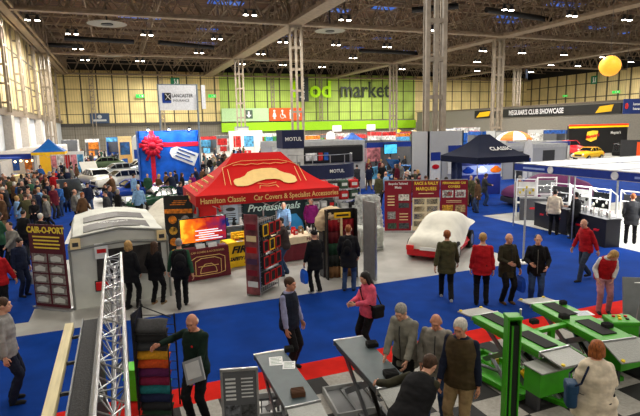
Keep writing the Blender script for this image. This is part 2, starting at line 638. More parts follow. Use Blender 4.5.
ex_lab = ['green exit sign on the latticed mullion near the bow stand', 'green exit sign beyond the insurance banner', 'green running man sign on the cream wall over the insurance banner', 'green exit sign on the side wall under the orange sphere', 'green running man sign high on the side wall', 'small green exit sign over the black balcony banner']
for i, (px, py, w_, h_) in enumerate([(140, 96, .7, .35), (212, 96, .7, .35), (175, 81.5, .8, .8), (616, 92, .8, .3), (594, 80, .7, 1.0), (565, 96, .6, .25)]):
    d = ray(px, py)
    if i < 3:
        tt = (YB - .8) / d.y; rz = 0
    else:
        tt = (XR - .6) / d.x; rz = -PI / 2
    t = thing('exit_sign', ex_lab[i], 'exit sign', (d.x * tt, d.y * tt, CAM_H + d.z * tt), rz)
    boxo('box', -w_ * 1.2, w_ * 1.2, -.08, .08, -h_, h_, exit_g if i not in (2, 4) else mat('sign_green', C(24, 110, 74), .5, emit=.2), t)
    m = MB(); m.ball((-.1, -.12, h_ * .5), h_ * .18, .04, h_ * .18); m.bar((-.1, -.12, h_ * .3), (0, -.12, -h_ * .2), h_ * .12); m.bar((0, -.12, -h_ * .2), (-w_ * .3, -.12, -h_ * .7), h_ * .1); m.bar((0, -.12, -h_ * .2), (w_ * .3, -.12, -h_ * .6), h_ * .1)
    m.box(w_ * .5, w_ * .9, -.12, -.08, -h_ * .6, h_ * .6)
    m.build('running_figure', WHITE, t)
# ================================================================== PEOPLE
def voxel(mb, v, smooth=6, fac=0.5, wr=0.0, seed=0, keep=None):
    """fuse overlapping shapes into one skin"""
    bmesh.ops.recalc_face_normals(mb.bm, faces=mb.bm.faces)
    me = bpy.data.meshes.new('tmp')
    mb.bm.to_mesh(me)
    mb.bm.free()
    o = bpy.data.objects.new('tmp', me)
    md = o.modifiers.new('r', 'REMESH')
    md.mode = 'VOXEL'
    md.voxel_size = v
    if smooth:
        ms = o.modifiers.new('s', 'SMOOTH')
        ms.iterations = smooth
        ms.factor = fac
    out = eval_mesh(o)
    bpy.data.meshes.remove(me)
    if wr:
        off = Vector((seed * 3.1, seed * 1.7, seed))
        vs = [x for x in out.vertices]
        nr = [Vector(x.normal) for x in vs]
        for x, n in zip(vs, nr):
            p = x.co
            q = Vector((p.x * 7, p.y * 7, p.z * 15)) + off
            x.co = p + n * wr * (noise.noise(q) + .5 * noise.noise(q * 2.1))
    return out


def link_mesh(name, me, m, parent, extra=None):
    me.name = name
    o = bpy.data.objects.new(name, me)
    COL.objects.link(o)
    me.materials.clear()
    for k in (m if isinstance(m, (list, tuple)) else [m]):
        me.materials.append(k)
    o.parent = parent
    if extra:
        bm = bmesh.new()
        bm.from_mesh(me)
        extra(bm)
        bm.to_mesh(me)
        bm.free()
    me.polygons.foreach_set('use_smooth', [True] * len(me.polygons))
    return o


def ik(a, b, l1, l2, pole):
    d = b - a
    L_ = min(d.length, (l1 + l2) * .999)
    b2 = a + d.normalized() * L_
    x = (l1 * l1 - l2 * l2 + L_ * L_) / (2 * L_)
    hgt = math.sqrt(max(0, l1 * l1 - x * x))
    dn = (b2 - a).normalized()
    p = pole - dn * pole.dot(dn)
    p.normalize()
    return a + dn * x + p * hgt, b2


POSES = {
    'stand': dict(feet=((.11, .02), (-.11, -.03)), L=(.26, -.05, .80), R=(-.26, -.03, .80)),
    'walk': dict(feet=((.09, -.27), (-.09, .27)), L=(.29, .14, .83), R=(-.29, -.20, .86), lift=(0, .06)),
    'walk2': dict(feet=((.08, .22), (-.08, -.22)), L=(.29, -.18, .86), R=(-.29, .12, .83), lift=(.05, 0)),
    'phone': dict(feet=((.11, 0), (-.11, -.05)), L=(.08, -.36, 1.12), R=(-.08, -.36, 1.10), hp=22),
    'folded': dict(feet=((.13, 0), (-.12, -.04)), L=(-.07, -.26, 1.13), R=(.09, -.27, 1.17)),
    'pockets': dict(feet=((.12, .02), (-.13, -.04)), L=(.22, -.08, .90), R=(-.22, -.08, .90)),
    'bag': dict(feet=((.10, -.03), (-.11, .02)), L=(.29, -.10, .80), R=(-.16, -.28, 1.08)),
    'reach': dict(feet=((.11, -.10), (-.11, .05)), L=(.20, -.48, 1.08), R=(-.29, -.02, .82), lean=8),
    'behind': dict(feet=((.12, 0), (-.12, -.02)), L=(.07, .18, .93), R=(-.07, .20, .95)),
}


def rings(mb, secs, n=20):
    """secs: (centre, rx, ry, tilt matrix) -> closed loft"""
    rows = []
    for c, rx, ry, M in secs:
        rows.append([c + M @ Vector((rx * math.cos(2 * PI * i / n), ry * math.sin(2 * PI * i / n), 0)) for i in range(n)])
    V = mb.grid(rows, closed=True)
    mb.bm.faces.new(V[0][::-1])
    mb.bm.faces.new(V[-1])


def make_person(label, loc, face=0, h=1.75, pose='stand', top=None, bottom=None, shoe=None, hair='short', hairc=None, skin=None,
                fat=1.1, hem=.0, vest=None, collar=None, sleeve=True, detail=2, group=None, seed=0, name='person', female=False, zip_=False, **kw):
    P_ = dict(POSES[pose]); P_.update(kw)
    t = thing(name, label, 'person', loc, R(face - 21.4), group)
    t.scale = (h / 1.75,) * 3
    skin = skin or SKIN
    lean, hp, hy, tw = P_.get('lean', 0), P_.get('hp', 4), P_.get('hy', 0), P_.get('twist', 0)
    crouch = P_.get('crouch', 0)
    Rl = Matrix.Rotation(R(lean), 3, 'X') @ Matrix.Rotation(R(tw), 3, 'Z')     # forward lean is towards -Y
    pel = Vector((0, P_.get('py', 0), .93 - crouch))
    up = lambda z, y=0, x=0: pel + Rl @ Vector((x, y, z))
    nb = up(.53, .0)
    # feet / legs
    legs = []
    lift = P_.get('lift', (0, 0))
    for i, s in enumerate((1, -1)):
        fx, fy = P_['feet'][i]
        hip = pel + Vector((s * .09, 0, -.03))
        ank = Vector((fx, fy, .085 + lift[i]))
        if (ank - hip).length > .86:
            pass
        kn, an = ik(hip, ank, .44, .43, Vector((s * .05, -1, 0)))
        legs.append((hip, kn, an))
    arms = []
    sw = .172 if not female else .152
    for i, (s, key) in enumerate(((1, 'L'), (-1, 'R'))):
        sh = up(.462, .01, s * sw)
        tgt = Vector(P_[key]) if P_.get('abs' + key) else pel + Rl @ (Vector(P_[key]) - Vector((0, 0, .93)))
        el, wr_ = ik(sh, tgt, .285, .255, Vector((s * .5, .8, -.35)))
        arms.append((sh, el, wr_))
    Rh = Matrix.Rotation(R(lean * .45), 3, 'X') @ Matrix.Rotation(R(hy), 3, 'Z') @ Matrix.Rotation(R(hp), 3, 'X')
    hc = nb + Rh @ Vector((0, -.025, .152))
    H_ = lambda x, y, z: hc + Rh @ Vector((x, y, z))
    HM = Rh.to_4x4()
    f = fat
    g_ = .93 if female else 1.0
    v = .0125 if detail == 2 else .024

    def torso(mb, e, z0=-.12, z1=.56, hemr=0):
        secs = []
        for z, rx, ry in ((-.12, .165, .115), (-.02, .172, .122), (.10, .155 * g_, .112), (.22, .160 * g_, .118), (.34, .172 * g_, .122), (.43, .168 * g_, .108), (.49, .142, .084), (.525, .085, .07), (.55, .062, .062)):
            if z < z0 - .001 or z > z1 + .026:
                continue
            bf = f if z < .35 else 1 + (f - 1) * .5
            secs.append((up(z), rx * bf + e + (.02 if e > .01 and z < .05 else 0), ry * bf * (1.05 if z < .25 and f > 1 else 1) + e, Rl))
        if z0 < -.12:
            c = up(-.12)
            secs.insert(0, (c + Vector((0, 0, z0 + .12)), (.172 + hemr) * f + e, (.128 + hemr) * f + e, Matrix.Identity(3)))
        rings(mb, secs)
    # ---- body
    mb = MB()
    torso(mb, 0)
    mb.capsule(nb - (nb - up(.44)) * .3, H_(0, .01, -.06), .058, .054)
    mb.ball(hc + Rh @ Vector((0, .012, .015)), .077, .094, .106, n=18, M=HM)
    mb.ball(H_(0, -.026, -.045), .058, .068, .07, n=14, M=HM)
    mb.ball(H_(0, -.072, -.098), .026, .022, .018, M=HM)
    if detail == 2:
        mb.capsule(H_(0, -.088, .012), H_(0, -.108, -.026), .010, .016)
        mb.ball(H_(0, -.088, -.062), .028, .014, .011, M=HM)
        mb.capsule(H_(-.034, -.084, .034), H_(.034, -.084, .034), .014, .014)
        for s in (-1, 1):
            mb.ball(H_(s * .082, .008, -.008), .012, .022, .034, M=HM)
            mb.ball(H_(s * .040, -.068, -.022), .020, .018, .020, M=HM)
    for sh, el, w_ in arms:
        mb.ball(sh, .05)
        mb.capsule(sh, el, .050, .038)
        mb.capsule(el, w_, .039, .027)
    for hip, kn, an in legs:
        mb.capsule(hip, kn, .082, .055)
        mb.capsule(kn, an, .054, .038)
    hands = []
    for (sh, el, w_), s in zip(arms, (1, -1)):
        d = (w_ - el).normalized()
        side = Vector((s, 0, 0)) - d * d.x * s       # back of the hand looks outwards
        side.normalize()
        wd_ = d.cross(side)
        if wd_.y > 0:
            wd_ = -wd_                                # towards the thumb / front
        M4 = Matrix((side, wd_, d)).transposed().to_4x4()
        mb.ball(w_ + d * .045, .017, .040, .052, M=M4)
        hands.append((w_, d, side, wd_))

    def fingers(bm):
        if detail < 2:
            return
        q = MB(); q.bm.free(); q.bm = bm
        for w_, d, side, wd_ in hands:
            for k, (o_, L_) in enumerate(((.030, .068), (.010, .078), (-.010, .072), (-.029, .058))):
                a = w_ + d * .075 + wd_ * o_
                b = a + d * L_ * .5 - side * .006
                c = b + d * L_ * .38 - side * .020
                e_ = c + d * L_ * .2 - side * .022
                q.capsule(a, b, .0098, .009, 6); q.capsule(b, c, .009, .008, 6); q.capsule(c, e_, .008, .0068, 6)
            a = w_ + d * .03 + wd_ * .030
            b = a + (d * .7 + wd_ * .6 - side * .3).normalized() * .04
            c = b + (d * .9 + wd_ * .15 - side * .4).normalized() * .034
            q.capsule(a, b, .0125, .0105, 6); q.capsule(b, c, .0105, .008, 6)
    link_mesh('body', voxel(mb, v, 3, .4), skin, t, fingers)
    # ---- trousers
    mb = MB()
    rings(mb, [(pel + Vector((0, 0, -.14)), .172 * f, .125 * f, Matrix.Identity(3)), (pel, .182 * f, .134 * f, Matrix.Identity(3)), (up(.10), .163 * f, .124 * f, Rl)])
    for hip, kn, an in legs:
        mb.capsule(hip, kn, .098 * min(f, 1.15), .072)
        d = (an - kn).normalized()
        mb.bar(kn, an + d * .045, .071, 12, .060)
        mb.ball(kn, .071)
    link_mesh('trousers', voxel(mb, v, 3, .5, .010, seed), bottom, t)
    # ---- shoes
    for hip, kn, an in legs:
        mb = MB()
        mb.ball(an + Vector((0, .01, -.03)), .042, .055, .05, n=12)
        mb.ball(an + Vector((0, -.09, -.048)), .044, .10, .034, n=12)
        mb.box(an.x - .036, an.x + .036, an.y - .17, an.y + .055, an.z - .085, an.z - .062)
        link_mesh('shoe', voxel(mb, .012 if detail == 2 else .02, 2), shoe or RUBBER, t)
    # ---- top
    def cloth(nm, m, e, sleeves, z0, z1=.50, cut=1.0, wr=.0075):
        mb = MB()
        torso(mb, e, z0, z1, .012)
        for sh, el, w_ in arms:
            if sleeves:
                mb.ball(sh, .054 + e * .4)
                mb.capsule(sh, el, .053 + e * .5, .047 + e * .6)
                if sleeves is True:
                    mb.bar(el, el + (w_ - el) * .97, .050 + e * .6, 12, .038 + e * .5)
            else:
                mb.ball(sh - (sh - up(.4)) * .12, .054 + e * .4)
        return link_mesh(nm, voxel(mb, v, 3, .5, wr, seed + 5), m, t)
    if vest:
        cloth('shirt', top, .012, sleeve, -.10, .525, wr=.007)
        cloth('vest', vest, .028, False, -.12 - hem, .5)
    else:
        cloth('jacket' if hem > 0 else 'top', top, .018, sleeve, -.12 - hem, .525 if collar is None else .5)
    if collar is None and detail == 2:
        collar = vest or top
    if collar:
        mb = MB()
        for k in range(12):
            a = k * PI / 6
            mb.ball(nb + Rl @ Vector((.062 * math.cos(a), .062 * math.sin(a), -.012 + .012 * math.sin(a))), .02)
        link_mesh('collar', voxel(mb, .012, 2), collar, t)
    if zip_:
        mb = MB(); mb.tube([up(z_, -(y_ + .018 + (.012 if z_ < .05 else .0)) * f - .012) for z_, y_ in ((-.1, .122), (.08, .118), (.22, .121), (.34, .122), (.46, .10))], .008, 6)
        mb.build('zip', CL['dgrey'] if zip_ is True else zip_, t)
    # ---- hair
    hairc = hairc or HA['brown']
    mb = MB()
    if hair in ('short', 'bob', 'long', 'cropped'):
        e = 0 if hair != 'cropped' else -.010
        mb.ball(H_(0, .026, .034), .090 + e, .104 + e, .098 + e, n=16, M=HM)
        if detail == 2:
            mb.ball(H_(0, .05, -.02), .07, .06, .06, n=12, M=HM)
        if hair == 'bob':
            for s in (-1, 1):
                mb.capsule(H_(s * .07, .01, .02), H_(s * .078, .02, -.09), .035, .032)
            mb.ball(H_(0, .055, -.05), .085, .055, .09, M=HM)
        if hair == 'long':
            for s in (-1, 1):
                mb.capsule(H_(s * .066, .012, .02), H_(s * .076, .01, -.15), .034, .03)
            mb.capsule(H_(0, .06, 0), H_(0, .085, -.22), .065, .06)
            mb.capsule(H_(.045, .05, 0), H_(.05, .075, -.22), .045, .035)
            mb.capsule(H_(-.045, .05, 0), H_(-.05, .075, -.22), .045, .035)
    elif hair == 'bald':
        for k in range(-5, 6):
            a = PI / 2 + k * .34
            mb.ball(H_(.070 * math.cos(a) * 1.06, .02 + .082 * math.sin(a), -.005), .018, .018, .036, n=8, M=HM)
    elif hair in ('cap', 'beanie'):
        mb.ball(H_(0, .01, .036), .089, .106, .092, n=16, M=HM)
        if hair == 'cap':
            mb.ball(H_(0, -.10, .045), .062, .07, .012, M=HM)
    if hair:
        link_mesh('hair' if hair not in ('cap', 'beanie') else 'hat', voxel(mb, v * .9, 2, .5, .004, seed), hairc, t)
    if detail == 2:
        for s in (-1, 1):
            m = MB(); m.ball(H_(s * .030, -.083, .012), .011, .008, .006, n=8, M=HM)
            m.build('eye', mat('eye_dark', C(50, 38, 34), .3), t, smooth=True)
        m = MB(); m.ball(H_(0, -.098, -.063), .022, .006, .0045, n=8, M=HM)
        m.build('mouth', mat('lips', C(158, 84, 76), .5), t, smooth=True)
    pass
    return t, dict(hands=hands, arms=arms, nb=nb, hc=hc, up=up, Rl=Rl)


def clothm(name, r, g, b, rough=.85):
    return mat('cloth_' + name, C(r, g, b), rough, var=.14, scale=9, bump=.15, spec=.2)


CL = dict(black=clothm('black', 22, 22, 25), navy=clothm('navy', 26, 34, 58), grey=clothm('grey', 120, 118, 112), dgrey=clothm('charcoal', 56, 57, 60), red=clothm('red', 178, 26, 34),
          blue=clothm('blue', 44, 92, 160), lblue=clothm('light blue', 122, 160, 200), olive=clothm('olive', 76, 74, 48), brown=clothm('brown', 92, 66, 44), green=clothm('green', 44, 82, 58),
          cream=clothm('cream', 222, 208, 186), white=clothm('white', 224, 224, 222), pink=clothm('pink', 226, 92, 118), purple=clothm('purple', 120, 22, 96), tan=clothm('tan', 152, 126, 92),
          jeans=clothm('denim', 52, 72, 108), orange=clothm('orange', 222, 108, 34), maroon=clothm('maroon', 96, 26, 40), dgreen=clothm('bottle green', 20, 40, 32), mauve=clothm('mauve', 186, 132, 140), teal=clothm('teal', 24, 96, 110), yellow=clothm('yellow', 220, 180, 40))
HA = dict(brown=mat('brown_hair', C(72, 48, 32), .7, var=.25, scale=60, stretch=(1, 1, .25)), grey=mat('grey_hair', C(150, 146, 140), .7, var=.2, scale=60, stretch=(1, 1, .25)), white=mat('white_hair', C(206, 200, 190), .7, var=.15, scale=60, stretch=(1, 1, .25)), blonde=mat('blonde_hair', C(186, 146, 88), .6, var=.22, scale=60, stretch=(1, 1, .25)),
          ginger=mat('ginger_hair', C(158, 88, 40), .6, var=.25, scale=60, stretch=(1, 1, .25)), dark=mat('dark_hair', C(28, 22, 20), .6))


def backpack(label, pt, info, m, w_=.15, hgt=.42, strap=None, cat='backpack'):
    """rests against the wearer's back"""
    root = thing('backpack', label, cat, tuple(pt.location), pt.rotation_euler[2])
    root.scale = pt.scale
    up, Rl = info['up'], info['Rl']
    M4 = Matrix.Translation(up(.27, .215)) @ Rl.to_4x4()
    mb = MB(); mb.ball((0, 0, 0), w_, .085, hgt / 2, n=16, M=None)
    bmesh.ops.transform(mb.bm, matrix=M4, verts=mb.bm.verts)
    o = mb.build('bag', m, root, smooth=True)
    mb = MB(); mb.ball((0, .07, -.06), w_ * .7, .045, hgt * .27, n=12)
    bmesh.ops.transform(mb.bm, matrix=M4, verts=mb.bm.verts)
    mb.build('pocket', m, root, smooth=True)
    for s in (-1, 1):
        mb = MB()
        mb.tube([up(.46, .15, s * .09), up(.51, .03, s * .105), up(.42, -.135, s * .11), up(.25, -.145, s * .13), up(.18, -.05, s * .175)], .014, 6)
        mb.build('strap', strap or m, root, smooth=True)
    return root


def shoulder_bag(label, pt, info, m, side=1, z=.0, size=(.16, .07, .15), strapm=None, cross=True, y=0.05, k=1.0):
    root = thing('shoulder_bag', label, 'bag', tuple(pt.location), pt.rotation_euler[2])
    root.scale = pt.scale
    up = info['up']
    c = up(z, y, side * .27)
    c.x *= k ** .5
    mb = MB(); mb.box(c.x - size[1] * .8, c.x + size[1] * .8, c.y - size[0] * .8, c.y + size[0] * .8, c.z - size[2] * .85, c.z + size[2] * .8)
    mb.build('bag', m, root, bevel=size[1] * .6, segs=3, smooth=True)
    mb = MB(); mb.box(c.x - size[1] * .88, c.x + size[1] * .88, c.y - size[0] * .84, c.y + size[0] * .84, c.z + size[2] * .1, c.z + size[2] * .86)
    mb.build('flap', m, root, bevel=size[1] * .4)
    K = lambda v_: Vector((v_.x * k, v_.y * k, v_.z))
    mb = MB()
    s2 = -side if cross else side
    mb.tube([c + Vector((0, .09, size[2] * .7)), K(up(.30, .16, side * .06 if cross else side * .16)), up(.50, .07, s2 * .10), up(.44, -.14, s2 * .09 if cross else side * .12), K(up(.20, -.16, side * .08 if cross else side * .17)), c + Vector((0, -.09, size[2] * .7))], .014, 6)
    mb.build('strap', strapm or m, root, smooth=True)
    return root


def carrier(label, pt, info, hand, m, w_=.30, hgt=.36, mark=None):
    """carrier bag hanging from a hand"""
    root = thing('carrier_bag', label, 'bag', tuple(pt.location), pt.rotation_euler[2])
    root.scale = pt.scale
    w0 = info['hands'][hand][0] + info['hands'][hand][1] * .09
    mb = MB()
    c = w0 + Vector((0, 0, -.12))
    rows = []
    for z, a, b in ((0, w_ * .46, .02), (-.08, w_ * .5, .05), (-hgt * .6, w_ * .5, .06), (-hgt, w_ * .46, .045)):
        rows.append([c + Vector((b * sx, a * sy, z)) for sx, sy in ((1, 1), (-1, 1), (-1, -1), (1, -1))])
    V = mb.grid(rows, closed=True)
    mb.bm.faces.new(V[-1])
    o = mb.build('bag', m, root, bevel=.01)
    mb = MB()
    mb.tube([c + Vector((0, w_ * .25, 0)), w0, c + Vector((0, -w_ * .25, 0))], .006, 6)
    mb.build('handle', m, root)
    if mark:
        mb = MB()
        for s in (-1, 1):
            mb.poly([c + Vector((s * .066, a, b)) for a, b in ((-w_ * .28, -.1), (w_ * .28, -.1), (w_ * .2, -.26), (-w_ * .2, -.26))])
        mb.build('logo', mark, root)
    return root


def at_head(px, py, h):
    return G(px, py, h)
# ------------------------------------------------------------------ people one can tell apart
def per(label, loc, **k):
    return make_person(label, loc, **k)


# elderly man in dark sweater touching the swatch rack, folder in hand
p, i_ = per('older man in a bottle green sweater with red poppy holding a folder', at_head(193, 312, 1.72), face=-18, h=1.74, pose='stand', top=CL['dgreen'], bottom=CL['black'], hair='bald', hairc=HA['white'], skin=SKIN2, collar=CL['white'],
            R=(-.52, -.16, 1.22), L=(.17, -.27, .86), hp=16, hy=8, seed=1, fat=1.08, twist=-4)
mb = MB(); mb.ball(i_['up'](.34, -.145, .05), .018, .01, .018, n=8); mb.build('poppy', RED, p)
hl = p.matrix_basis @ i_['hands'][0][0]
fo = thing('folder', 'grey folder held by the man in bottle green sweater', 'folder', tuple(hl + Vector((-.03, -.04, .06))), R(-40))
mb = MB(); mb.box(-.16, .16, -.012, .012, -.14, .18, Matrix.Rotation(R(-24), 4, 'Y') @ Matrix.Rotation(R(-18), 4, 'X'))
mb.build('cover', mat('folder_grey', C(150, 152, 156), .4), fo)
mb = MB(); mb.box(-.12, .12, -.018, -.013, -.08, .14, Matrix.Rotation(R(-24), 4, 'Y') @ Matrix.Rotation(R(-18), 4, 'X'))
mb.build('sheet', mat('print_grey', C(205, 205, 205), .5), fo)

per('man in a navy body warmer over a lilac shirt in profile', at_head(288, 277, 1.72), face=62, h=1.74, pose='stand', top=clothm('lilac', 150, 152, 190), vest=clothm('navy vest', 26, 32, 48), bottom=CL['black'], hair='short', hairc=HA['brown'], skin=SKIN2, seed=2, fat=1.1, L=(.24, -.12, .84), R=(-.26, -.1, .84), hp=8)
p, i_ = per('dark haired woman in a pink cardigan looking at her phone', at_head(368, 270, 1.64), face=-62, h=1.65, pose='phone', top=CL['pink'], bottom=CL['black'], hair='long', hairc=HA['dark'], female=True, seed=3)
hl = p.matrix_basis @ (i_['hands'][0][0] + i_['hands'][0][1] * .08)
ph = thing('phone', 'small dark phone held by the woman in pink', 'phone', tuple(hl), p.rotation_euler[2])
mb = MB(); mb.box(-.09, -.015, -.02, .12, .012, .022); mb.build('case', BLACK, ph, bevel=.004)
shoulder_bag('black shoulder bag carried by the woman in pink', p, i_, CL['black'], side=1, z=.02)

per('grey haired man in a pale grey jacket leaning to the lift platform', at_head(406, 299, 1.74), face=-38, h=1.76, pose='reach', top=clothm('fawn grey', 134, 132, 122), bottom=CL['black'], hair='short', hairc=HA['grey'], hem=.1, R=(-.14, -.40, .92), L=(.2, -.36, .96), hp=26, seed=4, lean=7, zip_=True)
per('balding man in a grey zipped sweater looking down', at_head(437, 311, 1.66), face=-22, h=1.68, pose='pockets', top=clothm('ash grey', 142, 138, 130), bottom=CL['jeans'], hair='bald', hairc=HA['grey'], skin=SKIN2, hp=24, seed=5, zip_=True, hem=.06, fat=1.08, collar=CL['dgrey'])
per('white haired man in a brown quilted body warmer and navy sleeves', at_head(462, 316, 1.79), face=-35, h=1.80, pose='stand', top=clothm('dark navy', 24, 30, 50), vest=clothm('peat brown', 74, 60, 40), bottom=CL['tan'], hair='short', hairc=HA['white'], skin=SKIN2, hp=16, seed=6, fat=1.15, R=(-.2, -.22, .9))
# man bending over the grey lift
bx, by = G(412, 412, .95)
p, i_ = per('man in black bending over the grey scissor lift', (bx, by), face=140, h=1.76, pose='stand', top=clothm('charcoal olive', 58, 56, 42), vest=CL['black'], bottom=CL['black'], hair='short', hairc=HA['brown'], lean=48, py=.1,
            L=(.62, -.22, 1.02), R=(.1, -.5, .98), absL=1, absR=1, hp=26, fat=1.15, collar=CL['white'], seed=7)
p, i_ = per('woman with ginger hair in a loose cream top seen from behind', at_head(598, 341, 1.62), face=168, h=1.64, pose='bag', top=CL['cream'], bottom=CL['black'], hair='bob', hairc=HA['ginger'], female=True, fat=1.5, hem=.12, seed=8)
shoulder_bag('navy and teal shoulder bag of the woman in cream', p, i_, mat('bag_teal', C(24, 62, 96), .6), side=1, z=.10, size=(.13, .09, .21), strapm=CL['navy'], cross=False, y=.14, k=1.5)

# aisle
p, i_ = per('man in an olive jacket and dark trousers before the covered car', G(446, 300), face=172, h=1.78, pose='walk', top=CL['olive'], bottom=CL['black'], hair='short', hairc=HA['ginger'], hem=.12, seed=9, fat=1.08, shoe=LGREY)
p, i_ = per('person in a red jacket with a pale scarf seen from behind', G(481, 305), face=165, h=1.78, pose='stand', top=CL['red'], bottom=CL['black'], hair='short', hairc=HA['blonde'], hem=.05, collar=CL['white'], seed=10, fat=1.1)
p, i_ = per('grey haired man in a dark olive coat with a blue carrier', G(506, 303), face=14, h=1.74, pose='bag', top=clothm('moss', 52, 48, 34), bottom=CL['black'], hair='bald', hairc=HA['grey'], hem=.14, seed=11, zip_=True, shoe=CL['brown'])
carrier('royal blue carrier bag held by the man in dark olive coat', p, i_, 0, mat('bag_blue', C(24, 80, 190), .5))
p, i_ = per('smiling man in a black jacket with hand raised to his waist', G(535, 305), face=-18, h=1.74, pose='bag', top=CL['black'], bottom=CL['jeans'], hair='cropped', hairc=HA['dark'], hem=.05, seed=12, zip_=CL['grey'], fat=1.05, L=(.2, -.2, 1.0))
backpack('black rucksack worn by the smiling man in black jacket', p, i_, CL['black'])
p, i_ = per('balding man in a red sweater striding along the blue aisle', G(584, 280), face=-70, h=1.74, pose='walk', top=CL['red'], bottom=clothm('slate', 52, 60, 74), hair='bald', hairc=HA['grey'], seed=13, hp=18, lean=6, twist=-8)
per('fair haired woman in red body warmer and rose trousers bending forward', G(603, 313), face=-15, h=1.66, pose='stand', top=CL['white'], vest=CL['red'], bottom=CL['mauve'], hair='bob', hairc=HA['blonde'], seed=14, lean=28, hp=40, hy=40, female=True, py=.1, L=(.14, -.2, 1.0), R=(-.2, -.22, .98))

# on the car cover stand
p, i_ = per('man in black coat and jeans with a rucksack facing the fabric display', G(349, 291), face=170, h=1.80, pose='behind', top=clothm('soft black', 30, 30, 34), bottom=CL['jeans'], hair='cropped', hairc=HA['ginger'], hem=.16, seed=15, L=(.24, -.12, .9), R=(-.24, -.12, .9), fat=1.06)
backpack('small black rucksack on the man facing the fabric display', p, i_, CL['black'], w_=.12)
p, i_ = per('person in black cap and coat holding bright bags', G(316, 293), face=-150, h=1.70, pose='bag', top=CL['black'], bottom=CL['black'], hair='cap', hairc=CL['black'], hem=.14, seed=16, shoe=LGREY)
carrier('bright blue carrier bag held by the person in black cap', p, i_, 0, mat('bag_sky', C(24, 100, 220), .5), w_=.26)
p2 = carrier('red carrier bag held by the person in black cap', p, i_, 1, mat('bag_red', C(210, 40, 40), .5), w_=.26, hgt=.3)
per('fair haired woman in black with cross strap at the tent', G(133, 309), face=172, h=1.72, pose='pockets', top=CL['black'], bottom=CL['black'], hair='bob', hairc=HA['blonde'], hem=.1, seed=17, female=True)
p, i_ = make_person('fair haired woman in black, second in front of the tent', G(158, 304), face=165, h=1.62, pose='pockets', top=clothm('ink', 20, 20, 24), bottom=CL['black'], hair='long', hairc=HA['brown'], hem=.12, seed=18, female=True, shoe=CL['tan'])
p['label'] = 'long haired woman in black with tan boots before the tent'
q = [o for o in COL.objects if o.get('label', '').startswith('fair haired woman in black with cross')][0]
p, i_ = per('man in black and green jacket beside the wheel cleaner poster', G(183, 308), face=-165, h=1.76, pose='walk2', top=CL['green'], vest=CL['black'], bottom=CL['black'], hair='cropped', hairc=HA['grey'], seed=19)
backpack('black rucksack on the man beside the wheel cleaner poster', p, i_, CL['black'])
# staff under the gazebo
per('stallholder in a pale blue shirt behind the long table', G(285, 249), face=5, h=1.76, pose='reach', top=CL['lblue'], bottom=CL['dgrey'], hair='cropped', hairc=HA['grey'], seed=20, R=(-.12, -.36, 1.08), hp=22)
per('stallholder in a purple shirt behind the long table', G(312, 244), face=-6, h=1.76, pose='pockets', top=CL['purple'], bottom=CL['black'], hair='cropped', hairc=HA['dark'], seed=21, fat=1.06)
p, i_ = per('person in a dark shirt and jeans beside the tool rack', G(286, 275), face=-80, h=1.76, pose='reach', top=clothm('shadow brown', 66, 56, 56), bottom=CL['jeans'], hair='cropped', hairc=HA['dark'], seed=22)
# left edge of the aisle
p, i_ = per('boy in a navy top holding a white carrier bag', G(24, 296), face=70, h=1.62, pose='stand', top=CL['navy'], bottom=CL['navy'], hair='short', hairc=HA['dark'], seed=23, hp=18)
carrier('white carrier bag with a blue emblem in the boys hand', p, i_, 0, mat('bag_white', C(216, 220, 224), .5), mark=mat('bag_mark', C(50, 110, 170), .5))
p, i_ = per('person in a red top with black rucksack entering the frame', G(3, 318), face=-175, h=1.76, pose='walk', top=CL['red'], bottom=CL['black'], hair='cropped', hairc=HA['ginger'], seed=24)
backpack('black rucksack on the person in a red top', p, i_, CL['black'])
per('person in pale grey shirt and dark trousers beside the blue floor', at_head(0, 298, 1.76), face=110, h=1.78, pose='stand', top=clothm('stone', 150, 148, 146), bottom=clothm('midnight', 22, 28, 46), hair='short', hairc=HA['brown'], seed=25, fat=1.1)
per('white haired person in a dark jacket behind the maroon banner', G(45, 262), face=178, h=1.68, pose='stand', top=CL['black'], bottom=CL['navy'], hair='short', hairc=HA['white'], seed=26)
# right hand stand
per('man in a cream shirt at the black counter', G(553, 235), face=150, h=1.80, pose='stand', top=CL['cream'], bottom=CL['black'], hair='cropped', hairc=HA['dark'], seed=27, R=(-.2, -.25, 1.0))
per('man in a black sweater at the black counter', G(574, 239), face=-160, h=1.78, pose='folded', top=CL['black'], bottom=CL['black'], hair='cropped', hairc=HA['dark'], seed=28, fat=1.1)
per('bearded man in a long dark coat in front of the white panels', (16.5, 12.3), face=150, h=1.82, pose='pockets', top=CL['dgrey'], bottom=CL['black'], hair='cropped', hairc=HA['ginger'], hem=.14, seed=29, fat=1.1)
per('auburn haired woman in a navy coat near the end of black counter', (17.1, 11.9), face=-120, h=1.66, pose='stand', top=CL['navy'], bottom=CL['black'], hair='bob', hairc=HA['ginger'], hem=.12, seed=30, female=True)
# ================================================================== FOREGROUND EQUIPMENT
LG = mat('lift_green', C(58, 156, 22), .38, var=.06)
LGR = mat('lift_grey', C(70, 84, 88), .42, var=.06)
CHQ = mat('chequer_plate', C(158, 160, 156), .42, metal=.2, var=.04, scale=40, bump=.3)
RUB = mat('rubber_pad', C(20, 20, 21), .8)
PAPER = mat('printed_sheet', C(226, 228, 228), .6, var=.06)


